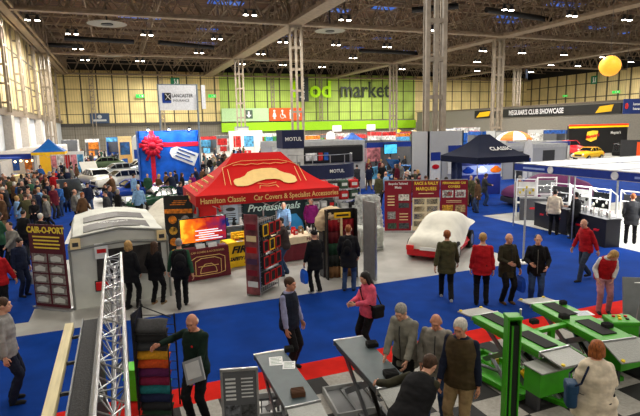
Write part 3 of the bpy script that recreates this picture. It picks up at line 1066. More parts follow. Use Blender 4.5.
def scissor_lift(name, label, c, ang, L_, W_, gap, zt, body, deck, n_pads=1, flaps=(True, True), sheets=0, zb=.08):
    """twin-leaf scissor lift: two decks on scissor arms over base frames"""
    t = thing(name, label, 'car lift', (c[0], c[1], .012), ang)
    decks = (-1, 1) if gap else (0,)
    for s in decks:
        x0 = s * gap / 2 + (W_ * (s - 1) / 2 if s else -W_ / 2)
        x1 = x0 + W_
        m = MB(); m.box(x0, x1, -L_ / 2, L_ / 2, zt - .07, zt)
        m.box(x0 + .03, x0 + .07, -L_ / 2, L_ / 2, zt - .14, zt - .07)
        m.box(x1 - .07, x1 - .03, -L_ / 2, L_ / 2, zt - .14, zt - .07)
        d = m.build('deck', deck, t, bevel=.008)
        boxo('edge_trim', x0 - .006, x1 + .006, -L_ / 2 - .02, -L_ / 2, zt - .09, zt + .004, ALU, d); boxo('edge_trim', x0 - .006, x1 + .006, L_ / 2, L_ / 2 + .03, zt - .09, zt + .004, ALU, d)
        for k, yy in enumerate(n_pads if isinstance(n_pads, (list, tuple)) else ()):
            m = MB(); m.box(x0 + W_ * .28, x1 - W_ * .28, yy - .32, yy + .32, zt, zt + .018); m.build('tread_strip', RUB, t, bevel=.004)
        # base frame
        m = MB()
        for xx in (x0 + .04, x1 - .10):
            m.box(xx, xx + .06, -L_ / 2 + .1, L_ / 2 - .1, 0, zb)
        for yy in (-L_ / 2 + .1, L_ / 2 - .16):
            m.box(x0 + .04, x1 - .04, yy, yy + .06, 0, zb)
        m.build('base_frame', body, t, bevel=.006)
        m = MB(); m.box(x0 + .10, x1 - .10, -L_ / 2 + .16, L_ / 2 - .16, 0, .02); m.build('base_tray', mat('tray_grey', C(96, 98, 98), .5) if body is not LG else LG, t)
        for q in (0, 1):
            for xx in (x0 + .05, x1 - .09):
                m = MB()
                off = .045 if q else 0
                a, b = Vector((xx + off, -L_ / 2 + .25, zb)), Vector((xx + off, L_ / 2 - .35, zt - .1))
                if q:
                    a.y, b.y = L_ / 2 - .25, -L_ / 2 + .35
                dv = (b - a); ln = dv.length
                M4 = Matrix.Translation((a + b) / 2) @ dv.to_track_quat('Y', 'Z').to_matrix().to_4x4()
                m.box(-.014, .014, -ln / 2, ln / 2, -.042, .042, M4)
                m.bar((xx + off - .02, 0, 0), (xx + off - .02, 0, 0.0001), .01)
                m.build('scissor_arm', STEEL, t, bevel=.006)
        m = MB(); m.bar((x0 + .06, 0, (zb + zt) / 2), (x1 - .06, 0, (zb + zt) / 2), .025, 12); m.build('pivot_shaft', STEEL, t)
        m = MB(); m.bar(((x0 + x1) / 2, -L_ * .28, zb + .03), ((x0 + x1) / 2, L_ * .12, zt - .16), .032, 12); m.build('ram', BLACK, t)
        m = MB(); m.bar(((x0 + x1) / 2, -L_ * .1, zb + .16), ((x0 + x1) / 2, L_ * .16, zt - .12), .018, 12); m.build('ram_rod', CHROME, t)
        for e_, fl in zip((-1, 1), flaps):
            if not fl:
                continue
            m = MB()
            M4 = Matrix.Translation(((x0 + x1) / 2, e_ * (L_ / 2 + .03), zt - .03)) @ Matrix.Rotation(R(-e_ * fl), 4, 'X')
            m.box(-W_ / 2 + .01, W_ / 2 - .01, 0 if e_ > 0 else -.42, .42 if e_ > 0 else 0, -.012, .012, M4)
            f = m.build('ramp_flap', CHQ, t, bevel=.004)
            for s3 in (-1, 1):
                m = MB(); m.cyl(0, 0, -.02, .02, .03, 12)
                bmesh.ops.transform(m.bm, matrix=M4 @ Matrix.Translation((s3 * (W_ / 2 - .06), e_ * .38, .012)), verts=m.bm.verts)
                m.build('ramp_roller', mat('warning_yellow', C(230, 200, 30), .5), f)
    for i in range(sheets):
        pass
    return t


def on_deck(name, label, cat, x, y, z, rz, build):
    t = thing(name, label, cat, (x, y, z), rz)
    build(t)
    return t


# --- grey lift beside the man in the body warmer
def quadc(p, z):
    q = [Vector((*G(*a, z), 0)) for a in p]
    return q


def lift_axis(n0, n1, f0, f1, z):
    """pixel corners near-left, near-right, far-left, far-right -> centre, heading, length, width"""
    a, b, c, d = [Vector((*G(*p, z), 0)) for p in (n0, n1, f0, f1)]
    nm, fm = (a + b) / 2, (c + d) / 2
    ax = fm - nm
    return (nm + fm) / 2, math.atan2(-ax.x, ax.y), ax.length, ((b - a).length + (d - c).length) / 2


za = .86
g1 = lift_axis((285, 407), (320, 401), (254, 356), (284, 350), za)
scissor_lift('scissor_lift', 'grey single deck scissor lift with printed sheets and a brown block', g1[0], g1[1], g1[2], g1[3], 0, za, MGREY, LGR, flaps=(10, False))
g2 = lift_axis((379, 388), (408, 383), (332, 342), (365, 336), za)
scissor_lift('scissor_lift', 'grey scissor lift with two black rubber blocks, beside the bending man', g2[0], g2[1], g2[2], g2[3], 0, za, MGREY, LGR, flaps=(14, False))


def sheet(px, py, rz, w_, h_, label):
    x, y = G(px, py, za)
    t = thing('leaflet', label, 'leaflet', (x, y, za + .0125), rz)
    boxo('paper', -w_, w_, -h_, h_, 0, .004, PAPER, t)
    m = MB()
    for k in range(5):
        m.box(-w_ * .8, w_ * (.8 - .3 * (k % 2)), h_ * (.7 - .33 * k) - .008, h_ * (.7 - .33 * k) + .004, .004, .005)
    m.build('print', mat('print_green', C(60, 110, 84), .6), t)


sheet(276, 362, R(-14), .10, .14, 'printed white leaflet nearest the end of the grey lift')
sheet(289, 366, R(-20), .09, .12, 'second printed leaflet on the grey lift, nearest to the brown block')


def block(px, py, m, label, z=za, s=.09, parts=True):
    x, y = G(px, py, z)
    t = thing('rubber_block', label, 'lifting block', (x, y, z + .012), R(-10))
    boxo('pad', -s, s, -s * .75, s * .75, 0, .07, m, t, bevel=.008)
    mm = MB(); [mm.box(-s * .9, s * .9, -s * .6 + k * s * .4, -s * .5 + k * s * .4, .07, .078) for k in range(4)]
    mm.build('grip', m, t)


block(298, 396, mat('block_brown', C(88, 58, 38), .8), 'brown rubber block on the grey lift with leaflets')
block(289, 352, RUB, 'black rubber block at the far end of the lift with leaflets', s=.07)
block(372, 347, RUB, 'black rubber block near the far end of the grey lift beside the bending man')
block(391, 377, RUB, 'black rubber block at the reaching hand of the bending man', s=.1)

# --- green lifts
zg = .82
a1 = scissor_lift('scissor_lift', 'bright green scissor lift behind the green post, pale ramp flap raised', *lift_axis((537, 353), (570, 345), (475, 317), (495, 312), zg), 0, zg, LG, LG, n_pads=(.45, -.45), flaps=(6, 5))
a2 = scissor_lift('scissor_lift', 'bright green scissor lift with papers on it, beside the woman in cream', *lift_axis((604, 343), (632, 336), (535, 306), (556, 300), zg), 0, zg, LG, LG, n_pads=(.5, -.4), flaps=(24, 6))
for (px, py, lab, s) in ((534, 324, 'small black rubber block on the green lift behind the post', .07), (564, 319, 'black rubber block on the green cross rail', .08), (607, 328, 'black rubber block on the green lift nearest the skirted end', .08), (563, 305, 'round black pad at the far end of the green lift with papers', .06)):
    block(px, py, RUB, lab, z=zg, s=s)
x, y = G(583, 314, zg)
t = thing('paper_sheet', 'white printed sheets lying on the green lift', 'leaflet', (x, y, zg + .013), R(-16))
boxo('paper', -.16, .16, -.11, .11, 0, .004, PAPER, t)
m = MB(); [m.box(-.12, .1, -.08 + k * .045, -.065 + k * .045, .004, .005) for k in range(4)]; m.build('print', mat('print_blue', C(120, 140, 180), .6), t)
# green cross rail between lifts
ra, rb = Vector((*G(528, 331, zg), 0)), Vector((*G(574, 320, zg), 0))
t = thing('lift_cross_rail', 'green tube cross rail joining the two green lifts', 'rail', ((ra.x + rb.x) / 2, (ra.y + rb.y) / 2, .012), math.atan2(rb.y - ra.y, rb.x - ra.x))
hl_ = (rb - ra).length / 2
boxo('tube', -hl_, hl_, -.05, .05, zg - .09, zg - .02, LG, t, bevel=.008)
boxo('upright', -.05, .05, -.04, .04, 0, zg - .09, LG, t)
# skirted green boxes at near ends
for (c, w_, lab) in (((5.86, 5.55), .62, 'green steel skirt box under the near end of the lift behind the post'), ((7.65, 5.65), .6, 'green steel skirt box hanging at the lift beside the ginger haired woman')):
    t = thing('skirt_box', lab, 'lift housing', (c[0], c[1], .012), 0)
    m = MB(); m.grid([[(-w_ / 2, -.18, z_), (w_ / 2, -.18, z_), (w_ / 2, .14, z_), (-w_ / 2, .14, z_)] for z_ in (.24, .62)], closed=True)
    m.poly([(-w_ / 2, -.18, .62), (w_ / 2, -.18, .62), (w_ / 2, .14, .62), (-w_ / 2, .14, .62)])
    m.build('shell', LG, t, solid=.01)
    for sx in (-1, 1):
        boxo('foot', sx * w_ / 2 - .03 - .03 * sx, sx * w_ / 2 + .03 - .03 * sx, -.14, .1, 0, .24, DGREY, t)
    boxo('lid', -w_ / 2 - .03, w_ / 2 + .03, -.24, .16, .63, .65, CHQ, t, bevel=.004)

# control console right
x, y = G(622, 318, .9)
t = thing('control_console', 'green control console with red and yellow buttons', 'control panel', (x + .05, y + .05, .012), R(-24))
boxo('cabinet', -.22, .22, -.18, .18, 0, .78, LG, t, bevel=.015)
m = MB(); m.box(-.24, .24, -.2, .2, .78, .86); m.build('top', LG, t, bevel=.02)
for k, (dx, dy, mm) in enumerate(((-.1, .07, RED), (.0, .08, YELLOW), (.1, .06, RED), (-.05, -.05, YELLOW), (.07, -.06, BLACK))):
    m = MB(); m.cyl(dx, dy, .86, .885, .03, 14); m.build('button', mm, t)
x, y = G(640, 335, .75)
# A-board near right edge
x, y = G(614, 322, 0)
t = thing('pavement_sign', 'grey framed A-board with dark print beside the green lift', 'sign board', (*G(646, 330, 0), .012), R(-32))
for s in (-1, 1):
    M4 = Matrix.Rotation(R(-12 * s), 4, 'X')
    m = MB(); m.box(-.34, .34, s * .26 - .02, s * .26 + .02, 0, 1.05, M4); m.build('board', mat('board_grey', C(132, 136, 138), .5), t)
    m = MB()
    for k in range(5):
        m.box(-.26, .2 - .1 * (k % 2), s * .26 + (.022 if s > 0 else -.026), s * .26 + (.026 if s > 0 else -.022), .3 + k * .14, .36 + k * .14, M4)
    m.build('lettering', DGREY, t)
m = MB(); m.bar((-.3, -.03, 1.0), (.3, -.03, 1.0), .015, 8); m.build('hinge', ALU, t)

# green lift column
x, y = G(513, 319, 2.05)
t = thing('lift_post', 'tall green steel lift post with dark channel', 'lift post', (x, y, .012), R(-22))
m = MB()
m.box(-.08, -.06, -.075, .075, 0, 2.05); m.box(.06, .08, -.075, .075, 0, 2.05); m.box(-.08, .08, .06, .075, 0, 2.05)
m.build('channel', LG, t, bevel=.004)
boxo('slide', -.055, .055, -.06, .05, .05, 1.98, mat('channel_dark', C(16, 32, 16), .5), t)
boxo('edge_strip', -.035, -.015, -.08, -.06, .05, 1.98, LG, t)
boxo('cap', -.09, .09, -.085, .085, 2.05, 2.09, LG, t, bevel=.01)
boxo('base_plate', -.22, .22, -.2, .2, 0, .02, LG, t)
m = MB(); m.cyl(.085, 0, 1.98, 2.16, .012, 8); m.build('stop_pin', ALU, t)

# green portable lift frame on the tiles (behind the post)
x, y = G(500, 372, .1)
t = thing('ramp_frame', 'low green steel frame with chain and yellow stops on the tiles', 'lift frame', (x, y, .012), R(8))
m = MB()
for yy in (-.75, .7):
    m.box(-.42, .42, yy, yy + .07, .04, .13)
for xx in (-.42, .35):
    m.box(xx, xx + .07, -.75, .77, .04, .13)
m.build('side_rail', LG, t, bevel=.008)
boxo('tray', -.35, .35, -.68, .70, .03, .05, LG, t)
m = MB(); m.bar((-.2, -.3, .07), (.2, .4, .2), .035, 10); m.bar((.15, -.5, .07), (-.2, .3, .16), .03, 10); m.build('ram', STEEL, t)
for dx, dy in ((-.1, .45), (.22, .3)):
    boxo('stop', dx - .05, dx + .05, dy - .04, dy + .04, .05, .16, mat('warning_yellow', C(230, 200, 30), .5), t)
x, y = G(541, 372, .3)
t = thing('lift_arm_frame', 'tilted grey steel scissor linkage standing over a green base', 'lift frame', (x, y, .012), R(20))
m = MB()
for s in (-.2, .2):
    m.box(-.03 + s, .03 + s, -.5, .5, -.03, .03, Matrix.Translation((0, 0, .36)) @ Matrix.Rotation(R(38), 4, 'X'))
m.box(-.2, .2, -.5, -.44, -.03, .03, Matrix.Translation((0, 0, .36)) @ Matrix.Rotation(R(38), 4, 'X'))
m.build('arm', ALU, t, bevel=.006)
m = MB(); m.bar((0, -.35, .08), (0, .3, .5), .05, 12); m.build('ram', BLACK, t)
boxo('base_frame', -.3, .3, -.55, .5, 0, .07, LG, t, bevel=.01)
boxo('valve_block', -.1, .12, .15, .32, .07, .22, YELLOW, t, bevel=.01)

# parts display box on the floor beside the grey A-board
x, y = G(262, 403, .15)
t = thing('parts_case', 'open low case of small red and white packs beside the grey lift', 'case', (x, y, .012), R(-14))
boxo('tray', -.28, .28, -.3, .3, 0, .05, DGREY, t)
m = MB(); m.box(-.28, .28, -.3, -.28, .05, .14); m.box(-.28, .28, .28, .3, .05, .14); m.box(-.28, -.26, -.3, .3, .05, .14); m.box(.26, .28, -.3, .3, .05, .14); m.build('side', LGREY, t)
for k in range(8):
    boxo('pack', -.24 + .12 * (k % 4), -.14 + .12 * (k % 4), -.2 + .2 * (k // 4), -.06 + .2 * (k // 4), .05, .09, (RED, WHITE, LGREY, WHITE)[k % 4], t)
# tray between lifts
t = thing('steel_tray', 'shallow grey steel tray on the tiles between the grey lifts', 'tray', (*G(351, 398, .1), .012), R(-6))
boxo('plate', -.33, .33, -.4, .4, .03, .05, MGREY, t)
m = MB(); [m.box(a, b, c, d, .0, .12) for a, b, c, d in ((-.35, -.32, -.42, .42), (.32, .35, -.42, .42), (-.35, .35, -.42, -.39), (-.35, .35, .39, .42))]; m.build('rim', LGREY, t, bevel=.004)

# framed info board
x, y = G(239, 371, 1.25)
t = thing('info_board', 'silver framed poster stand with grey photos beside the older man', 'poster stand', (x, y, .012), R(-16))
boxo('panel', -.22, .22, -.01, .01, .25, 1.25, mat('poster_dark', C(96, 98, 102), .5), t)
m = MB(); [m.box(a, b, -.02, .02, c, d) for a, b, c, d in ((-.24, -.21, .0, 1.27), (.21, .24, 0, 1.27), (-.24, .24, 1.24, 1.28), (-.24, .24, .24, .27))]
m.build('frame', ALU, t, bevel=.005)
boxo('base', -.3, .3, -.18, .18, 0, .02, STEEL, t)
for r_ in range(2):
    for c_ in range(2):
        boxo('photo', -.19 + c_ * .20, -.01 + c_ * .20, -.016, -.01, .34 + r_ * .24, .54 + r_ * .24, mat('photo_%d' % (r_ * 2 + c_), (C(60, 64, 70), C(150, 152, 154), C(110, 114, 120), C(76, 78, 80))[r_ * 2 + c_], .4, var=.4, scale=22), t)
m = MB()
for k in range(6):
    m.box(-.18, -.05, -.015, -.01, .85 + k * .055, .875 + k * .055); m.box(.02, .17, -.015, -.01, .88 + k * .05, .895 + k * .05)
m.build('lettering', PAPER, t)

# swatch rack
x, y = G(153, 318, 1.5)
t = thing('swatch_rack', 'black wire rack hung with coloured mats in rainbow order', 'display rack', (x, y, .012), R(-24))
m = MB()
for sx in (-.24, .27):
    m.bar((sx, .16, 0), (sx, .16, 1.72 if sx < 0 else 1.5), .014, 8)
    m.bar((sx, -.2, 0), (sx, -.2, 1.3), .010, 8)
m.bar((-.24, .16, 1.7), (-.24, -.16, 1.46), .01, 8); m.bar((-.24, .16, 1.62), (.27, .0, 1.5), .01, 8); m.bar((-.24, -.18, 1.3), (.27, -.18, 1.3), .01, 8)
for k in range(9):
    m.bar((-.24, .14, 1.48 - k * .15), (.27, .14, 1.48 - k * .15), .007, 6)
m.build('frame', BLACK, t)
boxo('back_panel', -.26, -.24, -.2, .16, .1, 1.62, BLACK, t)
sw = [((70, 70, 72), 'charcoal'), ((34, 34, 36), 'black'), ((52, 54, 58), 'graphite'), ((214, 150, 30), 'mustard yellow'), ((206, 78, 26), 'orange'), ((90, 22, 78), 'plum purple'), ((128, 22, 62), 'crimson'), ((30, 116, 122), 'teal'), ((24, 32, 70), 'navy'), ((38, 38, 42), 'dark grey'), ((30, 60, 40), 'forest green')]
for k, (c_, nm) in enumerate(sw):
    r_ = thing('swatch_mat', '%s mat hanging on the swatch rack%s' % (nm, '' if k else ', topmost'), 'mat', (x, y, 1.50 - k * .137), R(-24), 'coloured mats on the swatch rack')
    rows = []
    for q in range(6):
        u = q / 5
        rows.append([((-.225 + .465 * v / 8), -.02 - .13 * u - .01 * math.sin(v * .9 + k), -.10 * u ** 1.5 + .006 * math.sin(v * 1.3 + k) - .012 * u) for v in range(9)])
    rows.append([(-.225 + .465 * v / 8, -.165, -.175 - .005 * math.sin(v)) for v in range(9)])
    mm = MB(); mm.grid(rows)
    mm.build('sheet', mat('swatch_' + nm.replace(' ', '_'), C(*c_), .8, var=.1, scale=30, bump=.2), r_, solid=.012, smooth=True)

# lime box behind rack
t = thing('lime_crate', 'bright lime plastic crate beside the swatch rack', 'crate', (*G(133, 366, .55), .012), R(-20))
boxo('body', -.12, .12, -.14, .14, 0, .5, mat('lime_plastic', C(96, 226, 40), .4, emit=0), t, bevel=.015)
m = MB(); m.box(-.14, .14, -.16, .16, .5, .54); m.box(-.13, .13, -.15, .15, .36, .39); m.build('rim', mat('lime_plastic', C(96, 226, 40), .4), t, bevel=.008)

# aluminium truss running towards the camera, on legs
t = thing('lattice_truss', 'long silver aluminium lattice truss running above the blue aisle', 'truss', (-.205, 0, 0), 0)
zt, y0, y1 = 2.12, 2.6, 9.7
w_ = .125
for k, (dx, dz) in enumerate(((-w_, 0), (w_, 0), (0, -.25))):
    m = MB(); m.bar((dx, y0, zt + dz), (dx, y1, zt + dz), .023, 12); m.build('chord', ALU, t)
m = MB()
n_ = 23
st = (y1 - y0) / n_
C3 = [Vector((-w_, 0, zt)), Vector((w_, 0, zt)), Vector((0, 0, zt - .25))]
for i in range(n_):
    ya, yb = Vector((0, y0 + i * st, 0)), Vector((0, y0 + (i + 1) * st, 0))
    for (p, q) in ((0, 1), (1, 2), (2, 0)):
        if i % 2:
            p, q = q, p
        m.bar(C3[p] + ya, C3[q] + yb, .008, 6)
        if i % 2 == 0:
            m.bar(C3[p] + ya, C3[q] + ya, .007, 6)
m.build('lacing', ALU, t)
for yy in (y0 + .1, y1 - .12):
    for (dx, dy) in ((-w_ * .8, 0), (w_ * .8, 0), (0, -.2 if yy > 5 else .2)):
        m = MB(); m.bar((dx, yy + dy, 0.02), (dx, yy + dy, zt - (.02 if dx else .27)), .02, 10); m.build('leg', ALU, t)
    boxo('base_plate', -.2, .2, yy - .25, yy + .12, 0.012, .03, STEEL, t)

# display gantry: cream beam and black ramp deck
xg = -.62
t = thing('beam_gantry', 'cream and black twin beam frame beside the silver lattice truss', 'frame', (0, 0, 0), 0)
m = MB(); m.box(-.725, -.635, 2.7, 6.42, 1.99, 2.08); m.build('cream_beam', mat('pale_timber', C(222, 208, 164), .6, var=.08, scale=4, stretch=(6, .5, 6)), t, bevel=.004)['label'] = 'cream timber beam'
m = MB(); m.box(-.53, -.37, 2.7, 6.5, 1.99, 2.06); m.build('black_beam', mat('tread_black', C(34, 34, 36), .7, var=.3, scale=60, bump=.3), t, bevel=.004)
m = MB(); m.box(-.545, -.53, 2.7, 6.5, 1.98, 2.085); m.box(-.37, -.358, 2.7, 6.5, 1.98, 2.085); m.build('edge_strip', MGREY, t)
for yy in (3.2, 4.1, 4.75, 5.4, 6.1):
    m = MB(); m.box(-.64, -.54, yy - .015, yy + .015, 2.0, 2.03); m.build('cross_bar', DGREY, t)
for yy in (2.9, 6.3):
    m = MB(); m.box(-.48, -.42, yy - .03, yy + .03, .012, 1.99); m.build('leg', BLACK, t)
m = MB(); m.box(-.365, -.345, 2.9, 6.45, .5, 1.98); m.build('side_panel', BLACK, t)
m = MB(); m.box(-.36, -.28, 4.5, 4.56, 2.0, 2.04); m.build('bracket', ALU, t)
# ================================================================== CAR COVER STAND
GX0, GX1, GY0, GY1 = 2.0, 6.52, 14.9, 17.9
RF = mat('gazebo_red', C(206, 16, 16), .7, var=.04, scale=2, spec=.15, bump=.05)
RFd = mat('gazebo_valance', C(186, 12, 16), .6, var=.06, scale=2)


def gazebo(name, label, x0, x1, y0, y1, ze, zp, ridge, val, m, mv, frame=ALU, sag=.12, legs=True):
    t = thing(name, label, 'gazebo', ((x0 + x1) / 2, (y0 + y1) / 2, .0), 0)
    hx, hy = (x1 - x0) / 2, (y1 - y0) / 2
    mb = MB()
    N_ = 12
    rows = []
    for i in range(N_ + 1):
        u = i / N_
        zz = ze + (zp - ze) * (u - sag * math.sin(PI * u) * 1.6)
        ax, ay = hx + (ridge - hx) * u, hy * (1 - u) + .03 * u
        per_ = []
        n = 8
        for (cx, cy, dx, dy) in ((-1, -1, 1, 0), (1, -1, 0, 1), (1, 1, -1, 0), (-1, 1, 0, -1)):
            for k in range(n):
                f_ = 2 * k / n
                per_.append(Vector(((cx + dx * f_) * ax, (cy + dy * f_) * ay, zz)))
        rows.append(per_)
    V = mb.grid(rows, closed=True)
    mb.bm.faces.new(V[-1])
    mb.build('canopy', m, t, solid=.01)
    mb = MB()
    for (a, b) in (((-hx, -hy), (hx, -hy)), ((hx, -hy), (hx, hy)), ((hx, hy), (-hx, hy)), ((-hx, hy), (-hx, -hy))):
        mb.grid([[Vector((a[0] + (b[0] - a[0]) * k / 12, a[1] + (b[1] - a[1]) * k / 12, z_)) for k in range(13)] for z_ in (ze - val, ze)])
    mb.build('valance', mv, t, solid=.008)
    if legs:
        for sx in (-1, 1):
            for sy in (-1, 1):
                l_ = boxo('leg', sx * hx - .02 - .03 * sx, sx * hx + .02 - .03 * sx, sy * hy - .02 - .03 * sy, sy * hy + .02 - .03 * sy, .0, ze - .02, frame, t)
                boxo('foot', sx * hx - .06 - .03 * sx, sx * hx + .06 - .03 * sx, sy * hy - .06 - .03 * sy, sy * hy + .06 - .03 * sy, 0, .02, frame, l_)
        for sy in (-1, 1):
            mb = MB()
            k = 6
            for i in range(k):
                xa, xb = -hx + 2 * hx * i / k, -hx + 2 * hx * (i + 1) / k
                za_, zb_ = (ze - .45, ze - .08) if i % 2 else (ze - .08, ze - .45)
                mb.bar((xa, sy * (hy - .04), za_), (xb, sy * (hy - .04), zb_), .012, 6)
            mb.build('scissor_brace', frame, t)
    return t


gz = gazebo('gazebo', 'large red gazebo with cream classic car drawing and lettering', GX0, GX1, GY0, GY1, 2.38, 3.5, .80, .31, RF, RFd, sag=.09)
hx, hy = (GX1 - GX0) / 2, (GY1 - GY0) / 2
GOLD = mat('gold_print', C(244, 206, 130), .6, var=.03)
text('lettering', 'Hamilton Classic', .235, GOLD, gz, (-1.47, -hy - .02, 2.22), bold=.003, sx=.84)
text('lettering', 'Car Covers & Specialist Accessories', .225, GOLD, gz, (.84, -hy - .02, 2.22), bold=.003, sx=.84)
t_ = text('lettering', 'Car Covers', .2, GOLD, gz, (-hx - .02, 0, 2.22), rot=(PI / 2, 0, -PI / 2), bold=.003)


# logo on the front slope: car silhouette under frame and small lettering, laid on the canopy plane
def slope_pt(x, u, off=.03):
    zz = 2.38 + 1.12 * (u - .09 * math.sin(PI * u) * 1.6)
    return Vector((x, -(hy * (1 - u) + .03 * u) - off * .7, zz + off))


def slope_poly(pts, mb, off=.03):
    mb.poly([slope_pt(x, u, off) for x, u in pts])


m = MB()
# bonnet-less saloon silhouette: strips between outlines so the shape follows the sagging cloth
prof = [(-1.02, .30, .40), (-.95, .24, .45), (-.8, .23, .47), (-.62, .24, .52), (-.5, .27, .60), (-.3, .34, .65), (0, .40, .67), (.3, .40, .67), (.46, .37, .65), (.55, .28, .60), (.68, .24, .55), (.88, .25, .51), (1.0, .31, .44)]
for (xa, a0, a1), (xb, b0, b1) in zip(prof, prof[1:]):
    slope_poly([(xa, a0), (xb, b0), (xb, b1), (xa, a1)], m, .035)
m.build('car_drawing', GOLD, gz)
m = MB()
def stroke(pts, w_=.011):
    for a, b in zip(pts, pts[1:]):
        m.bar(slope_pt(*a), slope_pt(*b), w_, 4)
stroke([(-1.3, .30), (-1.25, .72), (-.9, .80), (-.6, .84), (.6, .84), (.9, .80), (1.25, .72), (1.3, .30)])
stroke([(-1.12, .30), (-1.1, .68)]); stroke([(1.12, .30), (1.1, .68)])
stroke([(-.3, .12), (-.25, .22), (0, .18), (.25, .22), (.3, .12)]); stroke([(-.3, .30), (0, .25), (.3, .30)])
stroke([(-.9, .76), (-.7, .78), (-.5, .76), (-.3, .78), (-.1, .76), (.1, .78), (.3, .76), (.5, .78), (.7, .76), (.9, .78)], .014)
m.build('emblem', GOLD, gz)
m = MB()
for (y_, z0_) in ((-.9, .2), (-.2, .25), (.5, .22)):
    for k in range(4):
        u = .12 + .13 * k
        zz = 2.38 + 1.12 * (u - .09 * math.sin(PI * u) * 1.6)
        m.box(-hx * (1 - u) - .85 * u - .045, -hx * (1 - u) - .85 * u - .02, y_ * (1 - u) - .16, y_ * (1 - u) + .16, zz, zz + .06)
m.build('side_emblem', GOLD, gz)

# --- TV counter, screen
STX = mat('counter_maroon', C(104, 26, 40), .6, var=.08)


def cloth_table(name, label, x, y, w_, d_, h_, m, rz=0, topm=None):
    t = thing(name, label, 'table', (x, y, 0), rz)
    mb = MB()
    rows = []
    for z_, e in ((0.02, .03), (h_ * .5, .015), (h_ - .03, 0), (h_, -.02)):
        r_ = []
        for (cx, cy, dx, dy) in ((-1, -1, 1, 0), (1, -1, 0, 1), (1, 1, -1, 0), (-1, 1, 0, -1)):
            for k in range(10):
                f_ = 2 * k / 10
                wv = e * math.sin(k * 2.1) * .6
                r_.append(Vector(((cx + dx * f_) * (w_ / 2 + e + wv), (cy + dy * f_) * (d_ / 2 + e + wv), z_)))
        rows.append(r_)
    V = mb.grid(rows, closed=True)
    mb.build('cloth', m, t)
    boxo('tabletop', -w_ / 2 + .01, w_ / 2 - .01, -d_ / 2 + .01, d_ / 2 - .01, h_ - .025, h_ + .004, topm or m, t)
    return t


a, b = Vector((*G(186, 279), 0)), Vector((*G(228, 269), 0))
tv = cloth_table('display_counter', 'maroon cloth counter with cream classic car emblem under the screen', 2.17, 14.72, 1.28, .36, .92, STX, R(9))
m = MB()
for pts in ([(-.5, .18), (-.5, .62), (-.34, .70), (.34, .70), (.5, .62), (.5, .18)], [(-.38, .18), (-.38, .56), (-.2, .64), (.2, .64), (.38, .56), (.38, .18)], [(-.25, .2), (-.22, .34), (-.1, .46), (.1, .46), (.22, .34), (.25, .2), (-.25, .2)], [(-.3, .4), (.3, .4)], [(-.5, .18), (-.3, .14), (.3, .14), (.5, .18)]):
    for p, q in zip(pts, pts[1:]):
        m.bar((p[0], -.215, p[1]), (q[0], -.215, q[1]), .011, 4)
m.build('emblem', GOLD, tv)
text('lettering', 'CAR COVERS & ACCESSORIES', .075, GOLD, tv, (0, -.21, .82))
scr = thing('tv_screen', 'flat screen showing orange fire film with white captions', 'television', (2.14, 14.74, .924), R(9))
boxo('bezel', -.70, .70, -.04, .03, .14, .88, BLACK, scr, bevel=.008)
ms = mat('screen_picture', C(250, 120, 20), .3, emit=1.3, var=0)
nt = ms.node_tree
N_, L_ = nt.nodes, nt.links
cr = N_.new('ShaderNodeValToRGB')
els = cr.color_ramp.elements
els[0].position, els[0].color = .0, (*C(252, 220, 60), 1)
els[1].position, els[1].color = 1.0, (*C(36, 30, 90), 1)
e_ = els.new(.3); e_.color = (*C(250, 120, 20), 1)
e_ = els.new(.6); e_.color = (*C(170, 36, 30), 1)
tc_ = N_.new('ShaderNodeTexCoord'); sp_ = N_.new('ShaderNodeSeparateXYZ'); nn = N_.new('ShaderNodeTexNoise'); nn.inputs['Scale'].default_value = 4
L_.new(tc_.outputs['Object'], sp_.inputs[0]); L_.new(tc_.outputs['Object'], nn.inputs['Vector'])
ad = N_.new('ShaderNodeMath'); ad.operation = 'MULTIPLY_ADD'; ad.inputs[1].default_value = .55; ad.inputs[2].default_value = 0
L_.new(sp_.outputs['X'], ad.inputs[0])
a2_ = N_.new('ShaderNodeMath'); a2_.operation = 'ADD'
L_.new(ad.outputs[0], a2_.inputs[0]); L_.new(nn.outputs[0], a2_.inputs[1])
L_.new(a2_.outputs[0], cr.inputs[0])
pb = N_['Principled BSDF']
L_.new(cr.outputs[0], pb.inputs['Base Color']); L_.new(cr.outputs[0], pb.inputs['Emission Color'])
boxo('picture', -.67, .67, -.045, -.04, .17, .85, ms, scr)
m = MB()
for k in range(5):
    m.box(-.25 + .1 * (k % 2), .55 - .12 * (k % 3), -.05, -.046, .22 + k * .065, .245 + k * .065)
m.build('caption', mat('screen_white', C(240, 240, 250), .3, emit=1.5, var=0), scr)
boxo('stand', -.25, .25, -.08, .08, 0, .015, BLACK, scr); boxo('neck', -.05, .05, -.03, .02, .01, .2, BLACK, scr)
for k in range(2):
    q = thing('price_card', ('pale card at the foot of the screen, beside its stand', 'pale card at the foot of the screen, nearest the yellow table')[k], 'card', (2.02 + k * .35, 14.56 + k * .05, .924), R(9))
    m = MB(); m.poly([(-.13, 0, 0), (.13, 0, 0), (.13, .05, .12), (-.13, .05, .12)]); m.build('card', PAPER, q, solid=.004)
    m = MB(); m.poly([(-.1, .011, .03), (.1, .011, .03), (.1, .05, .09), (-.1, .05, .09)]); m.build('print', RED, q, solid=.002)

